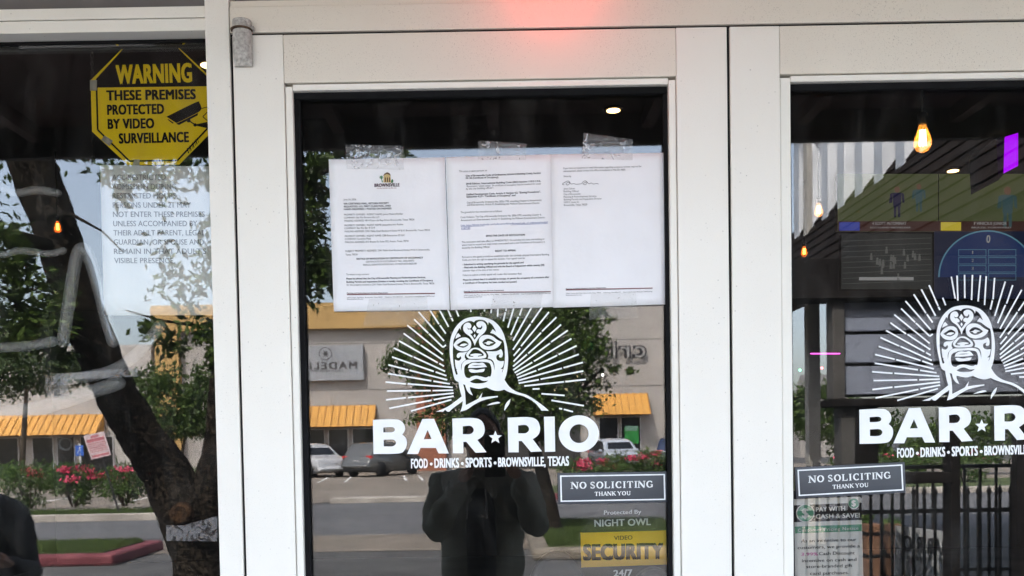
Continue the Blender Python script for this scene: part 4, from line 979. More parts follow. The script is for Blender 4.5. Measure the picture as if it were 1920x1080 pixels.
def scr_score(t, on):
    mb = MB(); c = (1850, 520)
    ar = [(c[0] + 92 * math.cos(a), c[1] + 88 * math.sin(a)) for a in [math.pi + i * math.pi / 24 for i in range(25)]]
    quad(mb, on, ar); mb.build('dome', BLUEP, t); mb = MB()
    for a, b in zip(ar[:-1], ar[1:]): quad(mb, on, [a, b, (b[0] * .97 + c[0] * .03, b[1] * .97 + c[1] * .03), (a[0] * .97 + c[0] * .03, a[1] * .97 + c[1] * .03)], 2)
    for (x0, x1) in ((1796, 1848), (1852, 1904)):
        for i in range(4):
            v = 468 + i * 15; 
            for a, b in (((x0, v), (x1, v + .9)), ((x0, v + 12), (x1, v + 12.9)), ((x0, v), (x0 + .9, v + 12)), ((x1 - .9, v), (x1, v + 12))): quad(mb, on, [(a[0], a[1]), (b[0], a[1]), (b[0], b[1]), (a[0], b[1])], 2)
    mb.build('board_lines', CYAN, t)
    mb = MB(); A = on(1847.5, 456, 3); B = on(1855, 456, 3); text_into(mb, '0', A, B, 14 / FPX * (A.y + D), bold=.03); mb.build('numeral', WHT, t)
    for i in range(4): mb = MB(); A = on(1820 + (i == 0), 477 + i * 15, 3); B = on(1824 - (i == 0), 477 + i * 15, 3); text_into(mb, str(i + 1), A, B, 6 / FPX * (A.y + D), bold=.02); mb.build('numeral', WHT, t)
screen('television showing a blue game board topped by a zero, lower right of the wall', [(1752, 432), (1950, 432), (1950, 560), (1752, 560)], 6.2, BACKB, scr_score)
pz = thing('purple_screen', IN(1893, 285, 5.2), 'hanging box with one glowing magenta face inside the right door', 'screen')
cs = [IN(1886, 256, 5.2), IN(1909, 249, 5.0), IN(1909, 311, 5.0), IN(1884, 324, 5.2)]
MB().slab(cs, (0, .02, 0)).build('lit_face', lamp_mat('magenta_glow', (.42, .0, .95), .10), pz)
MB().slab([IN(1868, 262, 5.2), IN(1885.5, 256, 5.21), IN(1883.5, 325, 5.21), IN(1872, 338, 5.2)], (0, .3, 0)).build('housing', SIGNBLACK, pz)
# small coloured lights
mb = MB(); mb.tube([IN(1520, 663, 6), IN(1575, 663, 6)], .003, 8); tag(mb.build('neon_line', lamp_mat('pink_neon', (1, .08, .75), .4)), 'thin pink neon line glowing left of the right door logo', 'neon light')
for (u, v, c, nm, lb) in ((1500, 694, (.1, 1, .35), 'green', 'tiny green indicator light left of the pole'), (1541, 690, (1, .1, .12), 'red', 'tiny red indicator light right of the pole'), (1130, 703, (1, .95, .85), 'white', 'tiny white light point beside the left logo')):
    c_ = IN(u, v, 5); tag(MB().lathe(c_, [(.001, .007), (.006, .004), (.007, 0), (.006, -.004), (.001, -.007)], 12).build('indicator_light', lamp_mat(nm + '_led', c, .5)), lb, 'light')

# ================================================================== our building and canopy (they shade the doors)
OUR = mat('render_wall', (.30, .28, .25), .9, var=.12, vscale=2, bump=.3)
bd = thing('bar_building', (0, 0, 0), 'bar building that carries the glazed shopfront', 'building')
MB().box(-14, wx0 - .062, 0, .25, 0, 6.0).build('wall', OUR, bd)
MB().box(xb[5] + .062, 16, 0, .25, 0, 6.0).build('wall', OUR, bd)
MB().box(wx0 - .061, xb[5] + .061, 0, .25, 3.31, 6.0).build('wall', OUR, bd)
MB().box(-14, 16, .25, 11.3, 5.4, 5.6).build('roof', OUR, bd)
MB().box(-14, -13.75, .25, 11.3, 0, 5.399).build('wall', OUR, bd); MB().box(15.75, 16, .25, 11.3, 0, 5.399).build('wall', OUR, bd)
MB().box(-13.74, 15.74, 11.11, 11.3, 0, 5.399).build('wall', OUR, bd)
DK = 3.85
zc = MZ(273, DK)
can = thing('entrance_canopy', (0, -1, zc), 'dark flat canopy over the shop doors', 'canopy')
CANM = mat('canopy_underside', (.075, .034, .027), .7, var=.25, vscale=2)
MB().box(-9, 4.2, Yd(DK), -.002, zc + .12, zc + .24).build('deck', CANM, can)
MB().box(-9, 4.2, Yd(DK) - .04, Yd(DK) - .001, zc, zc + .30).build('fascia', mat('canopy_fascia', (.025, .02, .02), .6, var=.2), can)
for x in np.arange(-8.7, 4.0, .62): MB().box(x, x + .045, Yd(DK) + .001, -.05, zc + .06, zc + .119).build('joist', CANM, can)
# red lamp over the header
rp = P(1040, -84, -.105)
rl = thing('red_lamp', rp, 'small red lamp over the header washing it red', 'lamp')
MB().lathe(rp + Vector((0, 0, .0)), [(.006, .03), (.014, .02), (.018, 0), (.012, -.016), (.002, -.02)]).build('red_lens', mat('red_lens', (.8, .02, .02), .3, emit=(1, .03, .02), estr=1.5, var=.01), rl)
MB().box(rp.x - .02, rp.x + .02, rp.y - .02, .0, rp.z + .031, rp.z + .06).build('bracket', SOCK, rl)
ll = bpy.data.lights.new('red_lamp_light', 'POINT'); ll.energy = .030; ll.color = (1, .03, .02); ll.shadow_soft_size = .02
lo = bpy.data.objects.new('red_lamp_light', ll); COL.objects.link(lo); lo.location = rp + Vector((0, -.03, -.03))

# ================================================================== the plaza across the lot (seen mirrored in the glass)
BD = 56.0; BY = Yd(BD)
STUC = mat('grey_stucco', (.38, .35, .325), .9, var=.08, vscale=.6, bump=.2, bscale=8)
STUC2 = mat('pale_stucco', (.44, .41, .385), .9, var=.06, vscale=.6)
OCHRE = mat('ochre_stucco', (.46, .29, .11), .9, var=.08, vscale=.7)
TERRA = mat('terracotta_stucco', (.32, .12, .07), .9, var=.08, vscale=.7)
AWN = mat('ochre_awning_metal', (.60, .30, .06), .5, var=.05, vscale=2)
AWN_S = mat('awning_seam', (.36, .17, .035), .6, var=.1)
DGL = mat('dark_shop_glass', (.015, .016, .018), .12, var=.3, vscale=.5)
WFR = mat('white_window_frame', (.55, .55, .54), .5, var=.05)
pb = thing('plaza_building', (-8, BY, 0), 'long stucco plaza with ochre awnings reflected across the parking lot', 'building')
def bx_(name, u0, u1, v0, v1, m, proud=0.0, depth=.3, bevel=0.0, parent=None):
    a = M(u0, v0, BD); b = M(u1, v1, BD)
    x0, x1 = sorted((a.x, b.x)); z0, z1 = sorted((MZ(v0, BD, 835), MZ(v1, BD, 835)))
    if v1 >= 879: z0 = 0
    return MB().box(x0, x1, BY - depth, BY + proud, max(z0, 0), z1).build(name, m, parent or pb, bevel)
bx_('wall', -420, 289, 636, 880, STUC2, 0, 8); bx_('wall', 289.2, 833, 595, 880, STUC, 0, 8.2); bx_('wall', 833.2, 1330, 535, 880, STUC, 0, 8.4)
bx_('cornice', 286, 829, 566, 614, OCHRE, .5, 1); bx_('pillar', 293, 345, 614.5, 880, OCHRE, .45, .2); bx_('pillar', 779, 838, 614.5, 880, TERRA, .5, .2)
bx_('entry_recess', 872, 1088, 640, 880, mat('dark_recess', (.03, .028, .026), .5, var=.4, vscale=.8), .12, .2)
for u in (1036, 1058, 1075): bx_('entry_frame', u, u + 9, 690, 770, mat('cream_frame', (.5, .42, .2), .7, var=.2), .16, -.121)
for v in (640, 727): bx_('wall_joint', 346, 778, v, v + 1.2, mat('joint_grey', (.16, .15, .14), .9, var=.1), .015, .01); bx_('wall_joint', 1090, 1330, v + 2, v + 3.2, MATS['joint_grey'], .015, .01)
def awning(u0, u1, v0, v1):
    x0, x1 = MX(u0, BD), MX(u1, BD); za, zb_ = MZ(v0, BD, 835), MZ(v1, BD, 835); out = 1.3; mb = MB()
    mb.add([(x0, BY + .01, za), (x1, BY + .01, za), (x1, BY + out, zb_), (x0, BY + out, zb_), (x0, BY + .01, zb_), (x1, BY + .01, zb_)], [(0, 1, 2, 3), (0, 3, 4), (1, 5, 2), (3, 2, 5, 4), (0, 4, 5, 1)])
    aw = mb.build('awning', AWN, pb); sm_ = MB(); n = max(2, int(round((x1 - x0) / .42)))
    for i in range(n + 1):
        x = x0 + (x1 - x0) * i / n; sm_.bar((x, BY + .04, za + .02), (x, BY + out + .02, zb_ + .02), .04, .03)
    sm_.build('standing_seams', AWN_S, aw)
awning(-160, 196, 765, 803); awning(574, 706, 757, 797); awning(1113, 1214, 744, 784)
def shop(u0, u1, v0, v1, m=DGL): 
    w = bx_('window', u0, u1, v0, v1, WFR, .08, .05)
    b = bx_('pane', u0 + 2, u1 - 2, v0 + 2, v1 - (1 if v1 < 879 else 0), m, .11, .02)
    b.parent = w; b.location = -world_of(w) 
for u0, u1 in ((-120, -70), (-66, -10), (-6, 37), (60, 102), (106, 142), (150, 214)): shop(u0, u1, 806, 880)
for u0, u1 in ((580, 611), (615, 655), (660, 726)): shop(u0, u1, 800, 880)
for u0, u1 in ((1122, 1160), (1163, 1202)): shop(u0, u1, 787, 880)
mb = MB(); c = M(124, 832, BD); ring = [Vector((c.x + .36 * math.cos(a), BY + .14, c.z + .36 * math.sin(a))) for a in np.linspace(0, 2 * math.pi, 25)]; mb.tube(ring, .07, 8); mb.build('wreath', mat('grey_wreath', (.22, .24, .26), .9, var=.3), pb)
bx_('green_poster', 1170, 1197, 806, 838, mat('poster_green', (.05, .42, .08), .6, var=.1), .13, -.115)
bx_('poster_top', 1172, 1195, 804.5, 814, mat('poster_mint', (.35, .62, .45), .6, var=.1), .14, -.132)
# shop signs on the plaza wall
def wall_text(mb, s, u0, u1, v, cap, proud, **k):   # reads normally to someone facing the plaza
    A = M(u0, v, BD); B = M(u1, v, BD); A.y = B.y = BY + proud; B.z = A.z
    text_into(mb, s, A, B, cap / FPX * BD, upv=Vector((0, 0, 1)), **k)
ms = thing('boutique_sign', M(628, 678, BD), 'grey box sign with pale capitals and a round crest on the plaza wall', 'sign')
def on_wall(name, u0, u1, v0, v1, m, proud, depth, par): 
    o = bx_(name, u0, u1, v0, v1, m, proud, depth, parent=par); return o
on_wall('sign_box', 545, 683, 645, 710, mat('sign_grey', (.30, .31, .33), .5, var=.05), .35, -.05, ms)
SGT = mat('sign_letter_grey', (.04, .038, .038), .6, var=.1)
mb = MB(); wall_text(mb, 'MADELINE', 671, 548, 692, 13.5, .37, bold=.03, spacing=1.25); wall_text(mb, 'NAILS AND SPA', 645, 585, 697.5, 3.5, .36, bold=.01); mb.build('lettering', SGT, ms)
mb = MB(); c = M(612, 664, BD); c.y = BY + .36
for r0, r1 in ((.38, .34),):
    for i in range(28):
        a, b = 2 * math.pi * i / 28, 2 * math.pi * (i + 1) / 28
        mb.add([c + Vector((r * math.cos(t), 0, r * math.sin(t))) for r, t in ((r0, a), (r0, b), (r1, b), (r1, a))], [(0, 1, 2, 3)])
for a in range(0, 360, 60):
    t = math.radians(a); mb.add([c + Vector((.22 * math.cos(t), 0, .22 * math.sin(t))), c + Vector((.1 * math.cos(t + .6), 0, .1 * math.sin(t + .6))), c, c + Vector((.1 * math.cos(t - .6), 0, .1 * math.sin(t - .6)))], [(0, 1, 2, 3)])
mb.build('crest', SGT, ms)
cs_ = thing('phone_shop_sign', M(1130, 655, BD), 'raised white letters outlined in black beside a green dot on the plaza', 'sign')
mb = MB(); wall_text(mb, 'cricket', 1211, 1030, 672, 34, .25, spacing=1.08, bold=.07); mb.build('letter_outline', mat('letter_black', (.012, .012, .014), .5, var=.1), cs_)
mb = MB(); wall_text(mb, 'cricket', 1209, 1031.5, 671, 31, .27, spacing=1.178, bold=.005); mb.build('letter_face', mat('letter_white', (.30, .29, .28), .5, var=.05), cs_)
mb = MB(); c = M(1101, 651, BD); c.y = BY + .3; mb.lathe(c, [(.32, 0), (.32, .1)], 20, 'y'); mb.build('green_dot', mat('sign_green', (.03, .45, .14), .5, var=.05), cs_)

# ------------------------------------------------------------------ vegetation
LEAF_OAK = leaf_mat('oak_leaf', (.022, .045, .012), (.13, .20, .04), .3)
LEAF_MID = leaf_mat('mid_leaf', (.03, .06, .015), (.10, .15, .035), .3)
LEAF_FAR = leaf_mat('far_leaf', (.03, .055, .02), (.08, .115, .04), .25)
OLE = leaf_mat('oleander_leaf', (.04, .09, .02), (.13, .20, .05), .3)
PINK = leaf_mat('oleander_flower', (.55, .03, .10), (.80, .14, .22), .2)
BARK = bark_mat('oak_bark', (.007, .0055, .0045), (.066, .052, .039))
BARK2 = bark_mat('pale_bark', (.07, .055, .04), (.16, .13, .10))
def leaves(name, clumps, size, m, parent, seed, aspect=.5, squash=1.0):
    """clumps: (centre, rx, ry, rz, count); leaf-sized diamonds through each clump's volume"""
    rg = np.random.default_rng(seed); V = []
    for c, rx, ry, rz, n in clumps:
        # sub-clusters give gaps and light/dark masses
        ns = max(3, n // 45); sc = rg.normal(0, 1, (ns, 3)); sc /= np.linalg.norm(sc, axis=1)[:, None]; sc *= rg.uniform(.25, 1, (ns, 1)) ** .5
        idx = rg.integers(0, ns, n); p = sc[idx] + rg.normal(0, .17, (n, 3))
        p = p * np.array([rx, ry, rz]) + np.array(c)
        d = rg.normal(0, 1, (n, 3)); d[:, 2] -= .25; d /= np.linalg.norm(d, axis=1)[:, None]
        e = np.cross(d, rg.normal(0, 1, (n, 3))); e /= np.linalg.norm(e, axis=1)[:, None]
        s = size * rg.uniform(.6, 1.3, (n, 1))
        q = np.stack([p, p + d * s * .5 + e * s * aspect * .5, p + d * s, p + d * s * .5 - e * s * aspect * .5], 1)
        V.append(q.reshape(-1, 3))
    V = np.concatenate(V); N = len(V) // 4
    me = bpy.data.meshes.new(name); me.vertices.add(len(V)); me.vertices.foreach_set('co', V.ravel().astype(np.float32))
    me.loops.add(4 * N); me.loops.foreach_set('vertex_index', np.arange(4 * N, dtype=np.int32))
    me.polygons.add(N); me.polygons.foreach_set('loop_start', np.arange(0, 4 * N, 4, dtype=np.int32)); me.polygons.foreach_set('loop_total', np.full(N, 4, dtype=np.int32))
    me.update(calc_edges=True)
    return link(name, me, m, parent)
def blob(u, v, d, ru, rv, n, rd=None):       # clump from a folded-path pixel position and pixel radii
    c = M(u, v, d); k = d / FPX
    return (tuple(c), ru * k, (rd if rd is not None else ru * k), rv * k, n)
# big leaning oak just beyond the canopy
TD = 7.0
oak = thing('leaning_oak', M(372, 1215, TD), 'large leaning oak with dark rough bark reflected in the left window', 'tree')
rg = random.Random(5)
def trunk_path(pts): return [M(u, v, d) for u, v, d, w in pts], [w / FPX * d / 2 for u, v, d, w in pts]
def dens(pts, n=4):
    out = []
    for i in range(len(pts) - 1):
        for j in range(n): out.append(tuple(a + (b - a) * j / n for a, b in zip(pts[i], pts[i + 1])))
    return out + [pts[-1]]
main = dens([(385, 1225, TD, 130), (378, 1120, TD, 104), (368, 1040, TD, 96), (345, 960, TD, 110), (310, 890, TD, 92), (275, 840, TD, 84), (242, 790, TD, 80), (215, 740, TD, 78), (190, 690, TD, 78), (170, 640, TD, 79), (155, 600, TD, 80), (122, 500, TD, 82), (88, 400, TD, 82), (52, 300, TD, 84), (15, 200, TD, 80), (-20, 60, TD, 60)])
p_, r_ = trunk_path(main); mb = MB(); mb.tube(p_, r_, 18, jit=.07, rng=rg)
p_, r_ = trunk_path(dens([(372, 985, TD, 90), (392, 910, TD, 66), (404, 840, TD, 52), (409, 760, TD, 46), (420, 620, TD, 42), (440, 450, TD, 38), (470, 250, TD, 34)])); mb.tube(p_, r_, 14, jit=.07, rng=rg)
for br in ([(200, 680, TD, 40), (100, 610, 6.6, 18), (20, 570, 6.3, 8)], [(110, 470, TD, 40), (30, 440, 6.6, 20), (-60, 420, 6.2, 9)], [(70, 390, TD, 30), (130, 400, 6.6, 7), (185, 430, 6.3, 4), (225, 470, 6.2, 3)], [(420, 600, TD, 22), (370, 610, 6.5, 7), (300, 600, 6.2, 5), (230, 580, 6.1, 3)], [(430, 520, TD, 22), (480, 400, 6.6, 16), (590, 330, 6.2, 9), (690, 290, 6, 4)], [(430, 500, TD, 18), (520, 470, 6.5, 10), (600, 500, 6.2, 5)]):
    p_, r_ = trunk_path(br); mb.tube(p_, r_, 8, jit=.1, rng=rg)
mb.build('trunk', BARK, oak)
kn = M(333, 965, TD - .30); mb = MB(); kx = Vector((.0, 1, 0)); mb.lathe(kn, [(.085, -.06), (.078, -.005), (.06, .012), (.045, .002), (.025, .006), (.001, .0)], 18, 'y'); mb.build('branch_scar', bark_mat('scar_wood', (.03, .018, .012), (.16, .09, .05)), oak)
cl = [blob(30, 560, 6.4, 80, 85, 1150), blob(10, 470, 6.4, 60, 60, 560), blob(95, 600, 6.3, 45, 38, 380), blob(60, 650, 6.3, 60, 35, 300), blob(588, 440, 6.3, 36, 130, 850), blob(572, 335, 6.3, 45, 40, 300), blob(605, 520, 6.2, 26, 40, 160), blob(640, 285, 6.2, 22, 12, 60), blob(760, 287, 6.1, 22, 6, 26),
      blob(300, 318, 6.2, 90, 14, 200), blob(372, 320, 6.2, 40, 40, 150), blob(310, 450, 6.2, 90, 130, 360), blob(330, 610, 6.1, 70, 40, 330), blob(392, 660, 6.1, 26, 50, 150), blob(215, 350, 6.2, 30, 30, 50),
      blob(120, 120, 6.6, 330, 150, 5200, 1.6), blob(500, 130, 6.4, 260, 140, 3600, 1.5), blob(-200, 300, 6.6, 160, 220, 2800, 1.2)]
leaves('crown', cl, .074, LEAF_OAK, oak, 21, .42)
# street oak on the right-hand island, behind the photographer's mirror image
sd = 14.5
so_ = thing('street_oak', M(1040, 1018, sd), 'slim leaning street oak on the grass island behind the reflected photographer', 'tree')
mb = MB(); p_, r_ = trunk_path(dens([(1050, 1030, sd, 34), (1040, 990, sd, 30), (1030, 940, sd, 26), (1015, 880, sd, 24), (990, 810, sd, 22), (960, 720, sd, 18), (930, 620, sd, 13), (910, 520, sd, 8)])); mb.tube(p_, r_, 12, jit=.08, rng=rg)
for br in ([(1000, 830, sd, 14), (1060, 760, sd, 9), (1130, 690, sd, 4)], [(985, 790, sd, 14), (900, 720, sd, 9), (790, 680, sd, 4)], [(965, 740, sd, 10), (1000, 660, sd, 7), (1060, 600, sd, 3)]):
    p_, r_ = trunk_path(br); mb.tube(p_, r_, 8)
mb.build('trunk', BARK, so_)
leaves('crown', [blob(960, 680, sd, 150, 110, 6500, 1.2), blob(840, 690, sd, 90, 70, 2300), blob(770, 668, sd, 55, 38, 800), blob(1075, 650, sd, 70, 70, 1900), blob(1125, 592, sd, 34, 24, 300), blob(1160, 694, sd, 24, 12, 110), blob(960, 780, sd, 130, 55, 2600), blob(830, 790, sd, 70, 30, 700), blob(1070, 750, sd, 70, 50, 1100), blob(850, 610, sd, 60, 40, 900), blob(940, 590, sd, 110, 40, 1700), blob(1040, 590, sd, 70, 30, 900)], .085, LEAF_OAK, so_, 33, .5)
def tree(label, base_u, d, trunk, clumps, size, m, seed, bark=BARK2, grp='trees around the parking lot'):
    b = Vector((MX(base_u, d), Yd(d), 0)); t = thing('lot_tree', b, label, 'tree', grp); mb = MB()
    for tr in trunk:
        p_, r_ = trunk_path([(u, v, d, w) for u, v, w in tr]); mb.tube(p_, r_, 8, jit=.08, rng=rg)
    mb.build('trunk', bark, t); leaves('crown', [blob(u, v, d, ru, rv, n) for u, v, ru, rv, n in clumps], size, m, t, seed, .55)
tree('small bushy parking lot tree by the ochre pillar', 330, 30, [[(330, 925, 9), (325, 860, 8), (312, 800, 5)], [(328, 900, 8), (340, 850, 6), (352, 790, 4)]], [(330, 750, 75, 60, 2600), (275, 725, 40, 35, 700), (380, 740, 40, 60, 900), (340, 800, 60, 25, 800)], .17, LEAF_MID, 41)
tree('dark tree in front of the far left shops', 40, 46, [[(40, 890, 12), (45, 800, 10), (50, 720, 6)]], [(60, 690, 90, 45, 2600), (-30, 700, 80, 60, 1800), (130, 700, 40, 40, 700), (20, 640, 60, 40, 900)], .24, LEAF_FAR, 42)
tree('tall tree peeping over the far left roof', -60, 80, [[(-60, 870, 10), (-55, 700, 8)]], [(-40, 600, 90, 60, 1800), (60, 640, 70, 30, 900)], .35, LEAF_FAR, 43)
tree('green tree behind the pole at the right of the lot', 1520, 34, [[(1530, 910, 8), (1532, 800, 6)]], [(1530, 780, 50, 60, 1600), (1590, 800, 50, 60, 1200), (1495, 760, 25, 40, 500), (1660, 820, 60, 40, 1200)], .2, LEAF_MID, 44)
tree('leafy tree beyond the patio openings', 1800, 36, [[(1800, 905, 8), (1802, 820, 6)]], [(1790, 820, 70, 50, 1700), (1890, 830, 60, 45, 1200), (1720, 850, 40, 26, 500)], .2, LEAF_MID, 45)
dh = thing('distant_house', M(1545, 800, 75), 'grey roofed low house far behind the utility pole', 'house')
a_, b_ = M(1500, 735, 75), M(1600, 735, 75)
MB().box(a_.x, b_.x, a_.y - 6, a_.y, 0, a_.z).build('wall', STUC, dh)
MB().slab([(a_.x - .5, a_.y + .4, a_.z), (b_.x + .5, a_.y + .4, a_.z), (b_.x - 1, a_.y - 3, a_.z + 1.4), (a_.x + 1, a_.y - 3, a_.z + 1.4)], (0, 0, .15)).build('roof', mat('grey_shingle', (.16, .15, .15), .9, var=.2, vscale=2), dh)
# oleanders
def oleander(u, vb, d, w, h, label, seed, n=700, fl=46, grp='pink flowering oleanders along the lot'):
    b = M(u, vb, d); b.z = .1; t = thing('oleander', b, label, 'shrub', grp); k = d / FPX; mb = MB(); r = random.Random(seed)
    for i in range(9):
        a = r.uniform(0, 6.28); q = r.uniform(.3, .9); mb.tube([b + Vector((.05 * math.cos(a), .05 * math.sin(a), 0)), b + Vector((w * k * .25 * q * math.cos(a), w * k * .25 * q * math.sin(a), h * k * .45)), b + Vector((w * k * .45 * q * math.cos(a), w * k * .45 * q * math.sin(a), h * k * .8))], [.02, .015, .008], 5)
    mb.build('stems', BARK2, t)
    top = h * k
    leaves('foliage', [((b.x, b.y, b.z + top * .62), w * k * .5, w * k * .45, top * .38, n), ((b.x, b.y, b.z + top * .35), w * k * .35, w * k * .35, top * .3, n // 3)], .14, OLE, t, seed, .26)
    leaves('flowers', [((b.x, b.y + .1, b.z + top * .80), w * k * .5, w * k * .42, top * .2, fl)], .085, PINK, t, seed + 1, .9)
for i, (u, vb, w, h, lb) in enumerate(((-70, 945, 110, 88, 'pink oleander hidden beyond the left edge of the window'), (55, 945, 120, 90, 'pink oleander behind the dark-shirted person at lower left'), (138, 942, 80, 80, 'small pink oleander left of the yard sign'), (232, 940, 110, 78, 'pink oleander right of the yard sign'), (330, 938, 90, 74, 'sparse oleander behind the oak trunk'))):
    oleander(u, vb, 24.0, w * 1.1, h, lb, 60 + i, 1700, 170)
for i, (u, w, h, lb) in enumerate(((1080, 75, 46, 'pink oleander left of the no soliciting plate'), (1150, 80, 52, 'pink oleander above the no soliciting plate'), (1222, 80, 56, 'pink oleander at the right stile of the left door'), (1300, 90, 58, 'pink oleander hidden behind the white door stiles'), (1600, 90, 50, 'low oleander beyond the patio post'), (1700, 90, 50, 'low oleander behind the patio railing'), (1810, 100, 52, 'low oleander at the right end of the patio railing'))):
    oleander(u, 920, 28.5, w, h * 1.25, lb, 80 + i, 1500, 190 if i < 4 else 30)

# ------------------------------------------------------------------ cars in the lot
CARGL = mat('car_glass', (.012, .014, .017), .08, var=.2, vscale=1); TYRE = mat('tyre_rubber', (.015, .015, .015), .85, var=.2); RIM = mat('alloy_rim', (.45, .45, .47), .35, metal=.8, var=.1)
TAIL = mat('tail_lamp_red', (.45, .02, .02), .25, var=.1); HEADL = mat('headlamp_clear', (.75, .77, .8), .15, var=.05); TRIM = mat('car_trim_black', (.02, .02, .021), .6, var=.2); PLATE = mat('number_plate', (.7, .7, .68), .5, var=.05)
def car(label, loc, rz, paint, group='cars parked in the lot'):
    t = thing('parked_car', loc, label, 'car', group); t.rotation_euler = (0, 0, rz); L, w = 4.5, .93
    pr = [(-2.2, .42), (-2.25, .75), (-2.2, .98), (-2.12, 1.08), (-1.78, 1.50), (-1.55, 1.62), (-.6, 1.67), (.25, 1.63), (.75, 1.45), (1.25, 1.08), (2.0, .96), (2.2, .82), (2.25, .55), (2.18, .38)]
    pts = smooth_poly([(a, b) for a, b in pr] , 3)[:-3] + [(2.18, .26), (1.9, .22), (-1.9, .22), (-2.18, .28)]
    def hw(z, x):
        base = w * (1 - .10 * (abs(x) / 2.25) ** 4); 
        return base * (1 if z < 1.0 else 1 - .26 * ((z - 1.0) / .67) ** 1.1) * (1 - .05 * max(0, (.5 - z) / .3))
    def mk(name, mb, m, b=0.0):
        o = mb.build(name, m, None, b); o.parent = t; o.location = (0, 0, 0); return o
    vs = []; n = len(pts); fr_ = [-1, -.86, -.5, 0, .5, .86, 1]; inset = [.0, .035, .05, .055, .05, .035, .0]
    for f, ins in zip(fr_, inset):
        for x, z in pts:
            xx = x + (ins if x > 1.8 else -ins if x < -1.8 else 0) * (1 if z > .4 else 0); zz = z + (ins * .6 if z > 1.4 else 0)
            vs.append((xx, hw(z, x) * f, zz))
    fs = [(k * n + i, k * n + (i + 1) % n, (k + 1) * n + (i + 1) % n, (k + 1) * n + i) for k in range(6) for i in range(n)] + [tuple(range(n)), tuple(range(6 * n, 7 * n))]
    mb = MB(); mb.add(vs, fs, True); body = mk('body', mb, paint)
    body.data.polygons.foreach_set('use_smooth', [True] * len(body.data.polygons))
    for s in (-1, 1):
        mb = MB(); q = [(-1.70, 1.08), (-1.52, 1.48), (-.6, 1.56), (.2, 1.53), (.62, 1.38), (1.0, 1.08)]
        A = [(x, s * (hw(z, x) + .006), z) for x, z in q]; mb.slab(A, (0, -s * .02, 0)); mk('side_window', mb, CARGL)
        for x in (-.62, .28):
            mb = MB(); mb.add([(x - .03, s * (hw(1.08, x) + .010), 1.08), (x + .03, s * (hw(1.08, x) + .010), 1.08), (x + .03, s * (hw(1.55, x) + .010), 1.55), (x - .03, s * (hw(1.55, x) + .010), 1.55)], [(0, 1, 2, 3)]); mk('door_pillar', mb, TRIM)
        mb = MB(); mb.obox((-2.17, s * .72, .98), ((1, 0, 0), (0, 1, 0), (0, 0, 1)), .07, .17, .07); mk('tail_light', mb, TAIL, .02)
        mb = MB(); mb.obox((2.13, s * .68, .80), ((1, 0, 0), (0, 1, 0), (0, 0, 1)), .08, .19, .06); mk('headlight', mb, HEADL, .02)
        mb = MB(); mb.obox((.78, s * 1.0, 1.06), ((1, 0, 0), (0, 1, 0), (0, 0, 1)), .07, .10, .06); mk('mirror', mb, paint, .02)
        for x in (-1.38, 1.40):
            c = (x, s * .80, .335); mb = MB(); mb.lathe(c, [(.20, -.11), (.31, -.11), (.335, -.07), (.335, .07), (.31, .11), (.20, .11)], 24, 'y'); wh = mk('wheel', mb, TYRE)
            mb = MB(); mb.lathe(c, [(.21, -.10), (.21, .10)], 20, 'y'); rm_ = mb.build('rim', RIM, None); rm_.parent = wh
            mb = MB(); mb.lathe((x, s * .86, .335), [(.39, -.02), (.39, .05)], 24, 'y'); mk('wheel_arch', mb, TRIM)
    mb = MB(); mb.add([(-2.135, -.66, 1.11), (-2.135, .66, 1.11), (-1.81, .58, 1.50), (-1.81, -.58, 1.50)], [(0, 1, 2, 3)]); mk('rear_window', mb, CARGL)
    mb = MB(); mb.add([(1.20, -.70, 1.13), (1.20, .70, 1.13), (.76, .60, 1.475), (.76, -.60, 1.475)], [(0, 1, 2, 3)]); mk('windscreen', mb, CARGL)
    mb = MB(); mb.box(-2.31, -2.0, -.80, .80, .28, .50); mb.box(2.0, 2.27, -.8, .8, .26, .42); mk('bumper', mb, TRIM, .04)
    mb = MB(); mb.box(2.2, 2.265, -.45, .45, .60, .78); mk('grille', mb, TRIM, .02)
    mb = MB(); mb.box(-2.30, -2.26, -.16, .16, .72, .82); mk('number_plate', mb, PLATE)
    return t
GREYC = mat('grey_car_paint', (.16, .165, .165), .25, metal=.5, var=.04); WHITEC = mat('white_car_paint', (.42, .43, .45), .25, var=.03); NAVYC = mat('navy_car_paint', (.02, .035, .08), .25, var=.05)
car('grey crossover parked tail-out beside the boutique door', (MX(712, 47), Yd(48.2), .012), math.radians(-62), GREYC)
car('white crossover parked nose-out at the left edge of the left door', (MX(572, 47), Yd(48.5), .012), math.radians(52), WHITEC)
car('pale blue-grey crossover half hidden behind the right-hand oleanders', (MX(1158, 50), Yd(51.5), .012), math.radians(80), mat('pale_blue_car_paint', (.40, .44, .50), .25, var=.03))
car('dark blue crossover parked on the far right of the lot', (MX(1280, 47), Yd(48.5), .012), math.radians(-75), NAVYC)

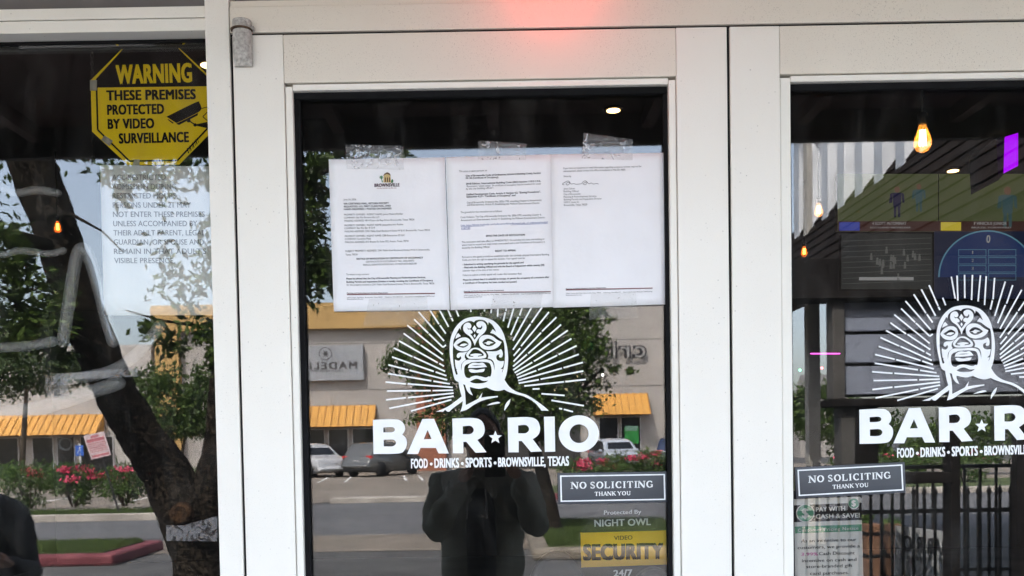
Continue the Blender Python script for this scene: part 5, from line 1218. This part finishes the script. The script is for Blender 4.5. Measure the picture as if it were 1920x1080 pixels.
# ------------------------------------------------------------------ street furniture
ys = thing('yard_sign', M(221, 962, 20.9), 'pinkish bill sign tilted on a black stake beside the road', 'sign')
sp_ = 20.9
mb = MB(); mb.bar(M(222, 962, sp_), M(188, 852, sp_), .03); mb.build('stake', TRIM, ys)
q = [M(154, 817, sp_ - .05), M(193, 808, sp_ - .05), M(206, 853, sp_ - .05), M(169, 862, sp_ - .05)]
mb = MB(); mb.slab(q, (0, -.02, 0)); mb.build('panel', mat('pink_bill', (.62, .50, .50), .7, var=.08, vscale=6), ys)
mb = MB(); e = (q[1] - q[0]); f_ = (q[3] - q[0])
for r_0, r_1, a0, a1 in ((.08, .15, .3, .7), (.2, .32, .08, .92), (.38, .41, .08, .9), (.46, .49, .08, .92), (.54, .57, .08, .88), (.62, .65, .08, .92), (.70, .73, .08, .84), (.85, .94, .08, .92)):
    mb.add([q[0] + e * a + f_ * r + Vector((0, .004, 0)) for a, r in ((a0, r_0), (a1, r_0), (a1, r_1), (a0, r_1))], [(0, 1, 2, 3)])
mb.build('printed_lines', mat('red_print', (.50, .14, .17), .7, var=.1), ys)
hs = thing('parking_sign', Vector((MX(148, 40), Yd(40), 0)), 'blue accessible parking sign on a pale post before the shops', 'sign')
c = M(148, 845, 40); mb = MB(); mb.tube([(c.x, c.y - .03, 0), (c.x, c.y - .03, c.z + .3)], .035, 8); mb.build('post', mat('pale_post', (.5, .5, .48), .6, var=.05), hs)
mb = MB(); mb.box(c.x - .17, c.x + .17, c.y - .01, c.y + .01, c.z - .22, c.z + .22); mb.build('panel', mat('access_blue', (.03, .12, .50), .5, var=.05), hs, .01)
mb = MB(); cc = Vector((c.x, c.y + .014, c.z))
def disc(mb, c, r): mb.add([c + Vector((r * math.cos(a), 0, r * math.sin(a))) for a in np.linspace(0, 2 * math.pi, 13)[:-1]], [tuple(range(12))])
disc(mb, cc + Vector((.02, 0, .12)), .03)
for a, b in (((.02, .09), (.02, -.02)), ((.02, -.02), (-.06, -.02)), ((-.06, -.02), (-.09, -.12)), ((.02, .04), (-.05, .04))): mb.bar(cc + Vector((a[0], 0, a[1])), cc + Vector((b[0], 0, b[1])), .006, .028, (0, 1, 0))
for i in range(14):
    t0, t1_ = math.radians(60 + i * 17), math.radians(60 + (i + 1) * 17); mb.bar(cc + Vector((.015 + .08 * math.cos(t0), 0, -.06 + .08 * math.sin(t0))), cc + Vector((.015 + .08 * math.cos(t1_), 0, -.06 + .08 * math.sin(t1_))), .006, .022, (0, 1, 0))
mb.build('wheelchair_symbol', VINYL, hs)
up_ = thing('utility_pole', Vector((MX(1522, 13.5), Yd(13.5), 0)), 'pale square utility pole reflected at the left edge of the right door', 'pole')
x_ = MX(1524, 13.5); mb = MB(); mb.box(x_ - .085, x_ + .085, Yd(13.5) - .085, Yd(13.5) + .085, 0, 7.5); mb.build('shaft', mat('pale_wood_pole', (.36, .34, .31), .85, var=.12, vscale=6), up_, .01)
mb = MB(); mb.box(x_ - .13, x_ + .13, Yd(13.5) - .13, Yd(13.5) + .13, 0, .25); mb.build('footing', CONC, up_, .02)

# ------------------------------------------------------------------ patio on the right
PD = 7.0; PY = Yd(PD)
def px_(u): return MX(u, PD)
def pz_(v): return MZ(v, PD, 1700)
PDARK = mat('patio_dark_timber', (.014, .012, .012), .8, spec=.1, var=.2, vscale=4); PGREY = mat('patio_grey_board', (.27, .30, .38), .75, var=.10, vscale=3, bump=.3, bscale=14); PPOST = mat('patio_post_grey', (.09, .085, .08), .8, var=.15, vscale=5)
pt = thing('patio_pavilion', (px_(1700), PY, 0), 'dark patio pavilion with grey boards and brown roof reflected in the right door', 'pavilion')
z565, z745 = pz_(563), pz_(742)
MB().box(px_(1486), 8.5, PY - .12, PY + .12, z565, pz_(486)).build('beam', PDARK, pt, .01)
MB().box(px_(1600), 8.5, PY - .10, PY + .10, pz_(486) + .002, pz_(440)).build('wall_plate', PDARK, pt, .01)
for i in range(3):
    h_ = (z565 - z745) / 3; MB().box(px_(1582), px_(1925), PY - .03, PY + .03, z745 + i * h_ + .012, z745 + (i + 1) * h_ - .014).build('wall_board', PGREY, pt, .006)
MB().box(px_(1580), px_(1930), PY - .075, PY - .035, z745, z565 - .004).build('board_backing', PDARK, pt)
MB().box(px_(1556), px_(1579), PY - .07, PY + .07, z745 - .02, z565 - .002).build('post', PPOST, pt, .008)
MB().box(px_(1549), 8.5, PY - .14, PY + .14, pz_(762), z745 - .021).build('sill_beam', PDARK, pt, .01)
MB().box(px_(1549), px_(1776) - .001, PY - .09, PY + .09, pz_(906), pz_(886)).build('counter_rail', PDARK, pt, .01)
MB().box(px_(1570), px_(1596), PY - .08, PY + .08, pz_(886) + .002, pz_(762) - .002).build('post', PPOST, pt, .008)
MB().box(px_(1597), px_(1640), PY - .07, PY + .07, pz_(886) + .002, pz_(762) - .002).build('post', PDARK, pt, .008)
for u in (1775, 1905): MB().box(px_(u), px_(u + 18), PY - .07, PY + .07, 0, pz_(762) - .002).build('post', PDARK, pt, .008)
MB().box(px_(1931), px_(1950), PY - .07, PY + .07, z745, z565 - .002).build('post', PDARK, pt, .008)
# steep roof running out from the shop, brown boards lapping along its length
ROOFM = mat('brown_roof_board', (.010, .007, .006), .85, spec=.08, var=.45, vscale=3)
eX, eZ, rX, rZ = 3.7, 3.2, 4.6, 4.67; ya, yb_ = -.9, -12.6; n = 9
rf = MB().add([(eX, ya, eZ - .03), (rX, ya, rZ - .03), (rX, yb_, rZ - .03), (eX, yb_, eZ - .03), (eX, ya, eZ - .1), (rX, ya, rZ - .1), (rX, yb_, rZ - .1), (eX, yb_, eZ - .1)], [(0, 1, 2, 3), (7, 6, 5, 4), (0, 4, 5, 1), (1, 5, 6, 2), (2, 6, 7, 3), (3, 7, 4, 0)]).build('roof', ROOFM, pt)
rgs = random.Random(9)
mbr = MB(); dv = Vector((rX - eX, 0, rZ - eZ)); nrm = Vector((-dv.z, 0, dv.x)).normalized()
for i in range(n):
    y0 = ya
    while y0 > yb_:
        y1 = y0 - rgs.uniform(.5, .9); a = Vector((eX, 0, eZ)) + dv * (i / n); b = Vector((eX, 0, eZ)) + dv * ((i + 1.16) / n); k = rgs.uniform(-.012, .018); b = b + dv * k
        o1 = nrm * .028; o2 = nrm * .008
        q = [Vector((a.x, y0, a.z)) + o1, Vector((a.x, y1 + .012, a.z)) + o1, Vector((b.x, y1 + .012, b.z)) + o2, Vector((b.x, y0, b.z)) + o2]
        mbr.slab(q, nrm * -.02); y0 = y1
mbr.build('roof_boards', ROOFM, rf)
# corrugated metal wall above the roof
CORR = mat('galvanised_sheet', (.46, .47, .49), .45, metal=.35, col2=(.62, .63, .65), vscale=1.4, detail=6)
cw = thing('corrugated_wall', (4.35, -6, 4.0), 'galvanised corrugated parapet rising above the brown patio roof', 'wall')
mb = MB(); y0, y1 = -.6, -12.6; n = 160; X0 = 4.64; zt_ = 1.52 + .985 * X0; vs = []
for i in range(n + 1):
    y = y0 + (y1 - y0) * i / n; ph = (i % 8); x = X0 + (0, 0, 0, -.16, -.16, -.16, -.16, 0)[ph]
    vs += [(x, y, 4.4), (x, y, zt_)]
mb.add(vs, [(2 * i, 2 * i + 1, 2 * i + 3, 2 * i + 2) for i in range(n)]); sh_ = mb.build('sheeting', CORR, cw); so2 = sh_.modifiers.new('solid', 'SOLIDIFY'); so2.thickness = .01
mb = MB(); mb.box(X0 - .30, X0 + .1, y1, y0, zt_ + .002, zt_ + .035)
for i in range(13): yy = y0 - .5 - i * .92; mb.box(X0 - .34, X0 + .1, yy - .05, yy + .05, zt_ + .036, zt_ + .085)
mb.build('cap_flashing', CORR, cw)
# neighbouring structure that carries the wall
MB().box(X0 + .12, 9, -12.6, -.6, 4.4, zt_ - .3).build('backing', PDARK, cw)
# iron fence, banner
IRON = mat('black_iron', (.015, .015, .016), .4, metal=.5, var=.2)
def fence(label, d, u0, u1, ztop, zrail, spear, step, zlow=.12):
    x0, x1 = MX(u0, d), MX(u1, d); y = Yd(d); t = thing('iron_fence', ((x0 + x1) / 2, y, 0), label, 'fence', 'black iron fences of the patio')
    x = x0; i = 0
    while x < x1:
        mb = MB(); mb.box(x - .011, x + .011, y - .011, y + .011, .02, ztop)
        if spear: mb.lathe((x, y, ztop), [(.011, -.004), (.019, .004), (.011, .012), (.013, .02), (.024, .045), (.016, .08), (.002, .115)], 8)
        mb.build('picket', IRON, t); x += step; i += 1
    for zz in (zrail, zlow): MB().box(x0 - .05, x1 + .05, y - .02, y + .02, zz - .02, zz + .02).build('rail', IRON, t)
    return t
fence('black iron fence with spear tips before the white banner', 8.6, 1470, 2080, MZ(948, 8.6), MZ(972, 8.6), True, .098)
fence('plain black patio railing with flat top bar behind the spear fence', 9.9, 1690, 2000, MZ(890, 9.9) - .02, MZ(890, 9.9), False, .165)
bn = thing('bar_banner', Vector((MX(1735, 8.9), Yd(8.9), .1)), 'pale hanging banner with dark capitals behind the spear fence', 'banner')
bq = [M(1679, 985, 8.75), M(1785, 997, 9.15), M(1783, 1180, 9.15), M(1677, 1170, 8.75)]
for b in bq[2:]: b.z = max(b.z, .05)
mb = MB(); mb.slab(bq, (0, -.008, 0)); mb.build('cloth', mat('banner_white', (.80, .81, .82), .7, var=.04, vscale=5), bn)
mb = MB(); off_ = Vector((-.002, .006, 0))
def bpt(s, t): return bq[0].lerp(bq[1], s).lerp(bq[3].lerp(bq[2], s), t) + off_
A, B = bpt(.93, .42), bpt(.13, .36); text_into(mb, 'BAR RIO', A, B, .15, upv=Vector((0, 0, 1)), bold=.05)
A, B = bpt(.85, .52), bpt(.2, .48); text_into(mb, 'FOOD DRINKS SPORTS', A, B, .028, upv=Vector((0, 0, 1)), bold=.03)
mb.build('lettering', mat('banner_ink', (.03, .03, .035), .7, var=.1), bn)
# a stack of crates behind the fence (orange-brown)
for k, (u, v, w, h, lb) in enumerate(((1632, 1000, 30, 40, 'orange-brown planter box left of the banner'), (1672, 1000, 22, 40, 'narrow orange-brown planter box against the banner'))):
    c = M(u, v, 9.4); ww = w / FPX * 9.4; t = thing('planter_box', Vector((c.x, c.y, 0)), lb, 'planter', 'planters behind the spear fence'); PL = mat('planter_wood', (.20, .10, .055), .8, var=.2, vscale=6)
    MB().box(c.x - ww / 2, c.x + ww / 2, c.y - .12, c.y + .12, 0, c.z + .1).build('tub', PL, t, .01)
    for j in range(3): MB().box(c.x - ww / 2 - .01, c.x + ww / 2 + .01, c.y - .13, c.y + .13, .12 + j * .22, .15 + j * .22).build('band', PDARK, t, .004)
    leaves('foliage', [((c.x, c.y, c.z + .12), ww * .5, .12, .08, 120)], .08, OLE, t, 300 + k, .4)

# ------------------------------------------------------------------ people (seen mirrored)
SKIN = mat('skin', (.50, .28, .20), .55, var=.06, vscale=10); HAIR = mat('dark_hair', (.015, .012, .010), .6, var=.3, vscale=60, bump=.6, bscale=200)
SHIRT = mat('olive_overshirt', (.28, .285, .23), .85, var=.15, vscale=9, bump=.5, bscale=30); TEE = mat('black_tshirt', (.012, .012, .014), .85, var=.2); JEANS = mat('dark_jeans', (.02, .025, .04), .85, var=.15); BLK = mat('black_shirt', (.018, .018, .02), .8, var=.2, bump=.3, bscale=30); SHOE = mat('black_shoe', (.015, .014, .014), .5, var=.2)
def skin(name, verts, edges, rad, m, parent, levels=2):
    me = bpy.data.meshes.new(name); me.from_pydata([tuple(v) for v in verts], edges, []); me.update()
    o = link(name, me, m, parent); sk = o.modifiers.new('skin', 'SKIN'); sk.use_smooth_shade = True
    lay = me.skin_vertices[0].data
    for i, r in enumerate(rad): lay[i].radius = r if hasattr(r, '__len__') else (r, r); lay[i].use_root = (i == 0)
    ss = o.modifiers.new('sub', 'SUBSURF'); ss.levels = levels; ss.render_levels = levels
    return o
def chain(pts): return [(i, i + 1) for i in range(len(pts) - 1)]
def head_mesh(c, s, parent, yawv=0.0, hair=True):
    """shaped head facing +y"""
    mb = MB(); n, m_ = 24, 18; vs = []; cz = .0
    for i in range(m_ + 1):
        ph = math.pi * i / m_; z = math.cos(ph)
        for j in range(n):
            a = 2 * math.pi * j / n; x = math.sin(ph) * math.cos(a); y = math.sin(ph) * math.sin(a)
            X = x * .074; Y = y * .095; Z = z * .118
            if z < 0: X *= 1 - .30 * z * z; Y *= 1 - .16 * z * z if y > 0 else 1 - .35 * z * z
            if y > .1:
                fx = x * .074
                Y += .022 * math.exp(-(fx / .012) ** 2) * math.exp(-((z + .18) / .16) ** 2)   # nose
                Y -= .010 * math.exp(-((abs(fx) - .030) / .014) ** 2) * math.exp(-((z - .05) / .10) ** 2)   # eye sockets
                Y += .006 * math.exp(-(fx / .022) ** 2) * math.exp(-((z + .52) / .06) ** 2)   # lips
                Y += .008 * math.exp(-(fx / .02) ** 2) * math.exp(-((z + .86) / .12) ** 2)   # chin
            vs.append(Vector(c) + Vector((X * s, Y * s, Z * s)))
    fs = [(i * n + j, i * n + (j + 1) % n, (i + 1) * n + (j + 1) % n, (i + 1) * n + j) for i in range(m_) for j in range(n)]
    mb.add(vs, fs, True)
    for sx in (-1, 1):
        e = Vector(c) + Vector((sx * .076 * s, -.01 * s, -.005 * s)); mb.lathe(e, [(.002, .034 * s), (.010 * s, .025 * s), (.012 * s, 0), (.009 * s, -.022 * s), (.002, -.032 * s)], 10)
    return mb
def add_face(c, s, parent, hairm=HAIR, full=True):
    c = Vector(c); EY = mat('eye_dark', (.02, .015, .012), .2, var=.1); BR = HAIR; LIP = mat('lip', (.25, .09, .08), .5, var=.05)
    mb = MB()
    for sx in (-1, 1): mb.lathe(c + Vector((sx * .030 * s, .078 * s, .006 * s)), [(.001, .006 * s), (.009 * s, .004 * s), (.011 * s, 0), (.009 * s, -.004 * s), (.001, -.006 * s)], 10)
    mb.build('eyes', EY, parent)
    mb = MB()
    for sx in (-1, 1): mb.tube([c + Vector((sx * .014 * s, .088 * s, .026 * s)), c + Vector((sx * .03 * s, .087 * s, .032 * s)), c + Vector((sx * .046 * s, .078 * s, .025 * s))], .004 * s, 6)
    mb.build('eyebrows', BR, parent)
    mb = MB(); mb.tube([c + Vector((-.024 * s, .080 * s, -.061 * s)), c + Vector((0, .090 * s, -.060 * s)), c + Vector((.024 * s, .080 * s, -.061 * s))], [.003 * s, .006 * s, .003 * s], 6); mb.build('lips', LIP, parent)
    # hair cap: shell above the brow line
    mb = MB(); n, m_ = 24, 10; vs = []
    for i in range(m_ + 1):
        for j in range(n):
            a = 2 * math.pi * j / n; front = max(0, math.sin(a)); ph = (math.pi * .60 - front * math.pi * .40) * i / m_
            k = 1.07; vs.append(c + Vector((math.sin(ph) * math.cos(a) * .074 * k * s, (math.sin(ph) * math.sin(a) * .095 * k - .003) * s, math.cos(ph) * .118 * 1.06 * s)))
    fs = [(i * n + j, i * n + (j + 1) % n, (i + 1) * n + (j + 1) % n, (i + 1) * n + j) for i in range(m_) for j in range(n)]
    mb.add(vs, fs, True); o = mb.build('hair', hairm, parent); q = o.modifiers.new('solid', 'SOLIDIFY'); q.thickness = .008
def hand(wrist, direction, palm_n, side, parent, curl, grip):
    """palm plus five separate bent fingers; direction: along the palm, palm_n: normal of palm, side: towards the thumb"""
    w = Vector(wrist); d = Vector(direction).normalized(); n_ = Vector(palm_n).normalized(); s = Vector(side).normalized()
    V = [w, w + d * .035, w + d * .075]; E = [(0, 1), (1, 2)]; R = [(.026, .022), (.034, .017), (.034, .015)]
    o = skin('palm', V, E, R, SKIN, parent, 2)
    for k, (off_s, ln) in enumerate(((.026, .072), (.009, .080), (-.009, .075), (-.026, .060))):
        b = w + d * .078 + s * off_s; a1, a2, a3 = curl; seg = [ln * .45, ln * .32, ln * .25]; p = [b - d * .02, b]; ang = 0
        for L, a in zip(seg, (a1, a2, a3)):
            ang += a * (1 + .06 * k); p.append(p[-1] + (d * math.cos(ang) + n_ * math.sin(ang)) * L)
        skin('finger', p, chain(p), [.0088, .0092, .0085, .0078, .0062], SKIN, parent, 2)
    b = w + d * .022 + s * .026; p = [b - s * .012, b, b + (s * .75 + d * .7 + n_ * .35).normalized() * .034, b + (s * .75 + d * .7 + n_ * .35).normalized() * .034 + (d * .8 + s * .1 + n_ * .6).normalized() * .03]
    skin('thumb', p, chain(p), [.011, .0115, .0100, .0078], SKIN, parent, 2)
def bodyparts(t, cx, cy, top, sw, arms, shirt, tee=None, legs=True, waist=.95):
    """cx,cy: body axis; top: shoulder height; arms: two lists shoulder->elbow->wrist"""
    hip = Vector((cx, cy - .02, waist)); chest = Vector((cx, cy - .01, top - .17)); neck = Vector((cx, cy + .0, top + .02))
    V = [hip, Vector((cx, cy - .02, waist + .18)), chest, Vector((cx, cy - .005, top - .04)), neck]; R = [(.19, .135), (.18, .13), (.195, .135), (.14, .10), (.062, .062)]; E = [(0, 1), (1, 2), (2, 3), (3, 4)]
    for sh, el, wr in arms:
        i = len(V); V += [Vector(sh), Vector(sh).lerp(Vector(el), .5), Vector(el), Vector(el).lerp(Vector(wr), .5), Vector(wr)]; R += [.072, .064, .060, .052, .042]; E += [(3, i), (i, i + 1), (i + 1, i + 2), (i + 2, i + 3), (i + 3, i + 4)]
    o = skin('shirt', V, E, R, shirt, t, 3)
    if 'cloth_folds' not in bpy.data.textures:
        tx = bpy.data.textures.new('cloth_folds', 'CLOUDS'); tx.noise_scale = .09; tx.noise_depth = 3
    dp = o.modifiers.new('folds', 'DISPLACE'); dp.texture = bpy.data.textures['cloth_folds']; dp.strength = .045; dp.mid_level = .5
    for s in (-1, 1):
        V = [hip + Vector((s * .05, 0, .06)), hip + Vector((s * .10, 0, -.08)), Vector((cx + s * .12, cy + .01, .50)), Vector((cx + s * .13, cy - .02, .12))]; skin('trouser_leg', V, chain(V), [(.13, .12), .098, .072, .056], JEANS, t, 2)
        p = [Vector((cx + s * .13, cy - .06, .055)), Vector((cx + s * .14, cy + .05, .05)), Vector((cx + s * .15, cy + .16, .04))]; skin('shoe', p, chain(p), [(.045, .05), (.048, .045), (.042, .032)], SHOE, t, 2)
# the photographer
bxx, byy = -.075, -2.17
ph_ = thing('person', (bxx, byy, 0), 'person in an olive overshirt raising a phone, reflected in the left door', 'person')
hc = Vector((-.062, -2.13, 1.545))
head_mesh(hc, 1.0, ph_).build('head', SKIN, ph_); add_face(hc, 1.0, ph_)
p = [Vector((bxx, byy, 1.36)), Vector((-.07, -2.16, 1.45)), Vector((-.062, -2.135, 1.50))]; skin('neck', p, chain(p), [.065, .056, .056], SKIN, ph_)
wl_, wr_ = Vector((-.145, -1.93, 1.375)), Vector((.075, -1.93, 1.385))
bodyparts(ph_, bxx, byy, 1.405, .2, [((-.235, -2.17, 1.35), (-.272, -2.04, 1.155), tuple(wl_)), ((.105, -2.17, 1.35), (.155, -2.04, 1.165), tuple(wr_))], SHIRT, waist=.80)
mb = MB()
vs = []; 
for i in range(9):
    z = .94 + i * .05
    for j in range(7): x = (j - 3) / 3; vs.append(Vector((bxx + .055 * x * (1 - .4 * max(0, (z - 1.25)) / .1), byy + .118 + .014 * (1 - x * x) - (.03 if z > 1.27 else 0), z)))
mb.add(vs, [(i * 7 + j, i * 7 + j + 1, (i + 1) * 7 + j + 1, (i + 1) * 7 + j) for i in range(8) for j in range(6)], True); o = mb.build('tshirt_front', TEE, ph_); o.modifiers.new('s', 'SOLIDIFY').thickness = .01
hand(wl_, (.45, .55, .75), (.85, .1, -.2), (0, .9, .3), ph_, (.35, .6, .5), None)
hand(wr_, (-.45, .55, .75), (-.85, .1, -.2), (0, .9, .3), ph_, (.35, .6, .5), None)
mb = MB()
for sx in (-.045, .02): mb.tube([(bxx + sx, byy + .10, 1.36), (bxx + sx * 1.15, byy + .145, 1.30), (bxx + sx * 1.25, byy + .15, 1.22)], .0045, 8)
mb.build('drawstrings', mat('pale_cord', (.5, .48, .45), .8, var=.1), ph_)
mb = MB()
for sx in (-1, 1):
    mb.slab([(bxx + sx * .005, byy + .10, 1.36), (bxx + sx * .085, byy + .09, 1.405), (bxx + sx * .10, byy + .115, 1.36), (bxx + sx * .055, byy + .15, 1.29)], (0, .012, 0))
mb.build('collar', SHIRT, ph_, .004)
pn = thing('mobile_phone', (-.005, -1.795, 1.44), 'dark mobile phone held upright by the reflected photographer', 'phone')
MB().box(-.052, .026, -1.795, -1.786, 1.395, 1.556).build('body', mat('phone_black', (.012, .012, .013), .25, var=.1), pn, .004)
for z_ in (1.52, 1.50): 
    if z_ != 1.52: MB().lathe((-.0, -1.7855, z_), [(.007, 0), (.007, .002), (.005, .0025)], 16, 'y').build('lens', mat('lens_glass', (.01, .012, .02), .05, var=.1), pn)
# second person at the lower left
d2 = 4.3; b2 = M(20, 1000, d2)
bx2, by2 = MX(-65, d2), Yd(d2)
p2 = thing('person', (bx2, by2, 0), 'person in a black shirt holding keys, reflected at the lower left of the window', 'person')
sh2 = 1.25
wl2, wr2 = Vector((MX(2, d2 - .3), by2 + .30, MZ(1062, d2 - .3, 20))), Vector((bx2 - .20, by2 + .16, .86))
sA, eA = M(15, 962, d2), M(45, 1080, d2)
bodyparts(p2, bx2 - .01, by2, sh2 + .05, .2, [(tuple(sA), tuple(eA), tuple(wl2)), ((bx2 - .25, by2, sh2), (bx2 - .31, by2 + .02, 1.02), tuple(wr2))], BLK, waist=.86)
hc2 = Vector((bx2 - .06, by2 + .05, sh2 + .22)); head_mesh(hc2, 1.0, p2).build('head', SKIN, p2); add_face(hc2, 1.0, p2)
p = [Vector((bx2 - .06, by2, sh2 + .02)), Vector((bx2 - .06, by2 + .02, sh2 + .10)), hc2 - Vector((0, .01, .05))]; skin('neck', p, chain(p), [.062, .055, .055], SKIN, p2)
hand(wl2, (-.2, .8, .35), (-.6, .3, -.5), (-.2, .2, .9), p2, (.7, .9, .7), None); hand(wr2, (.1, .3, -.9), (.8, .2, 0), (.1, .9, .2), p2, (.3, .3, .2), None)
kk = thing('key_ring', wl2 + Vector((-.02, .11, .03)), 'metal keys held by the person in the black shirt', 'keys'); c = wl2 + Vector((-.01, .10, .045))
mb = MB(); mb.tube([c + Vector((.014 * math.cos(a), 0, .014 * math.sin(a))) for a in np.linspace(0, 6.28, 17)], .0015, 6); mb.build('ring', RIM, kk)
mb = MB(); mb.box(c.x - .006, c.x + .006, c.y - .001, c.y + .001, c.z + .014, c.z + .06); mb.box(c.x - .011, c.x + .011, c.y - .0012, c.y + .0012, c.z + .06, c.z + .078); mb.build('key', RIM, kk)
# chairs just inside the left door
CH = mat('dark_chair_vinyl', (.03, .035, .045), .35, var=.1); 
for (u, v, w, d, lb) in ((1045, 1058, 118, 2.9, 'rounded dark chair back low inside the left door'), (1228, 1088, 110, 3.1, 'rounded dark chair back under the security sticker')):
    c = IN(u, v, d); ww = w / FPX * d / 2; t = thing('lounge_chair', Vector((c.x, c.y, 0)), lb, 'chair', 'chairs just inside the door'); mb = MB(); n = 18
    arc_ = [(c.x + ww * math.cos(a), c.z - .12 + .16 * math.sin(a)) for a in np.linspace(0, math.pi, n)]
    mb.slab([Vector((x, c.y, z)) for x, z in [(c.x + ww, .45)] + arc_ + [(c.x - ww, .45)]], (0, .07, 0)); mb.build('backrest', CH, t, .02)
    MB().box(c.x - ww, c.x + ww, c.y + .071, c.y + .5, .40, .48).build('seat', CH, t, .02)
    for sx in (-1, 1):
        for yy in (.03, .45): MB().box(c.x + sx * ww * .85 - .02, c.x + sx * ww * .85 + .02, c.y + yy, c.y + yy + .04, 0, .399).build('leg', SOCK, t)
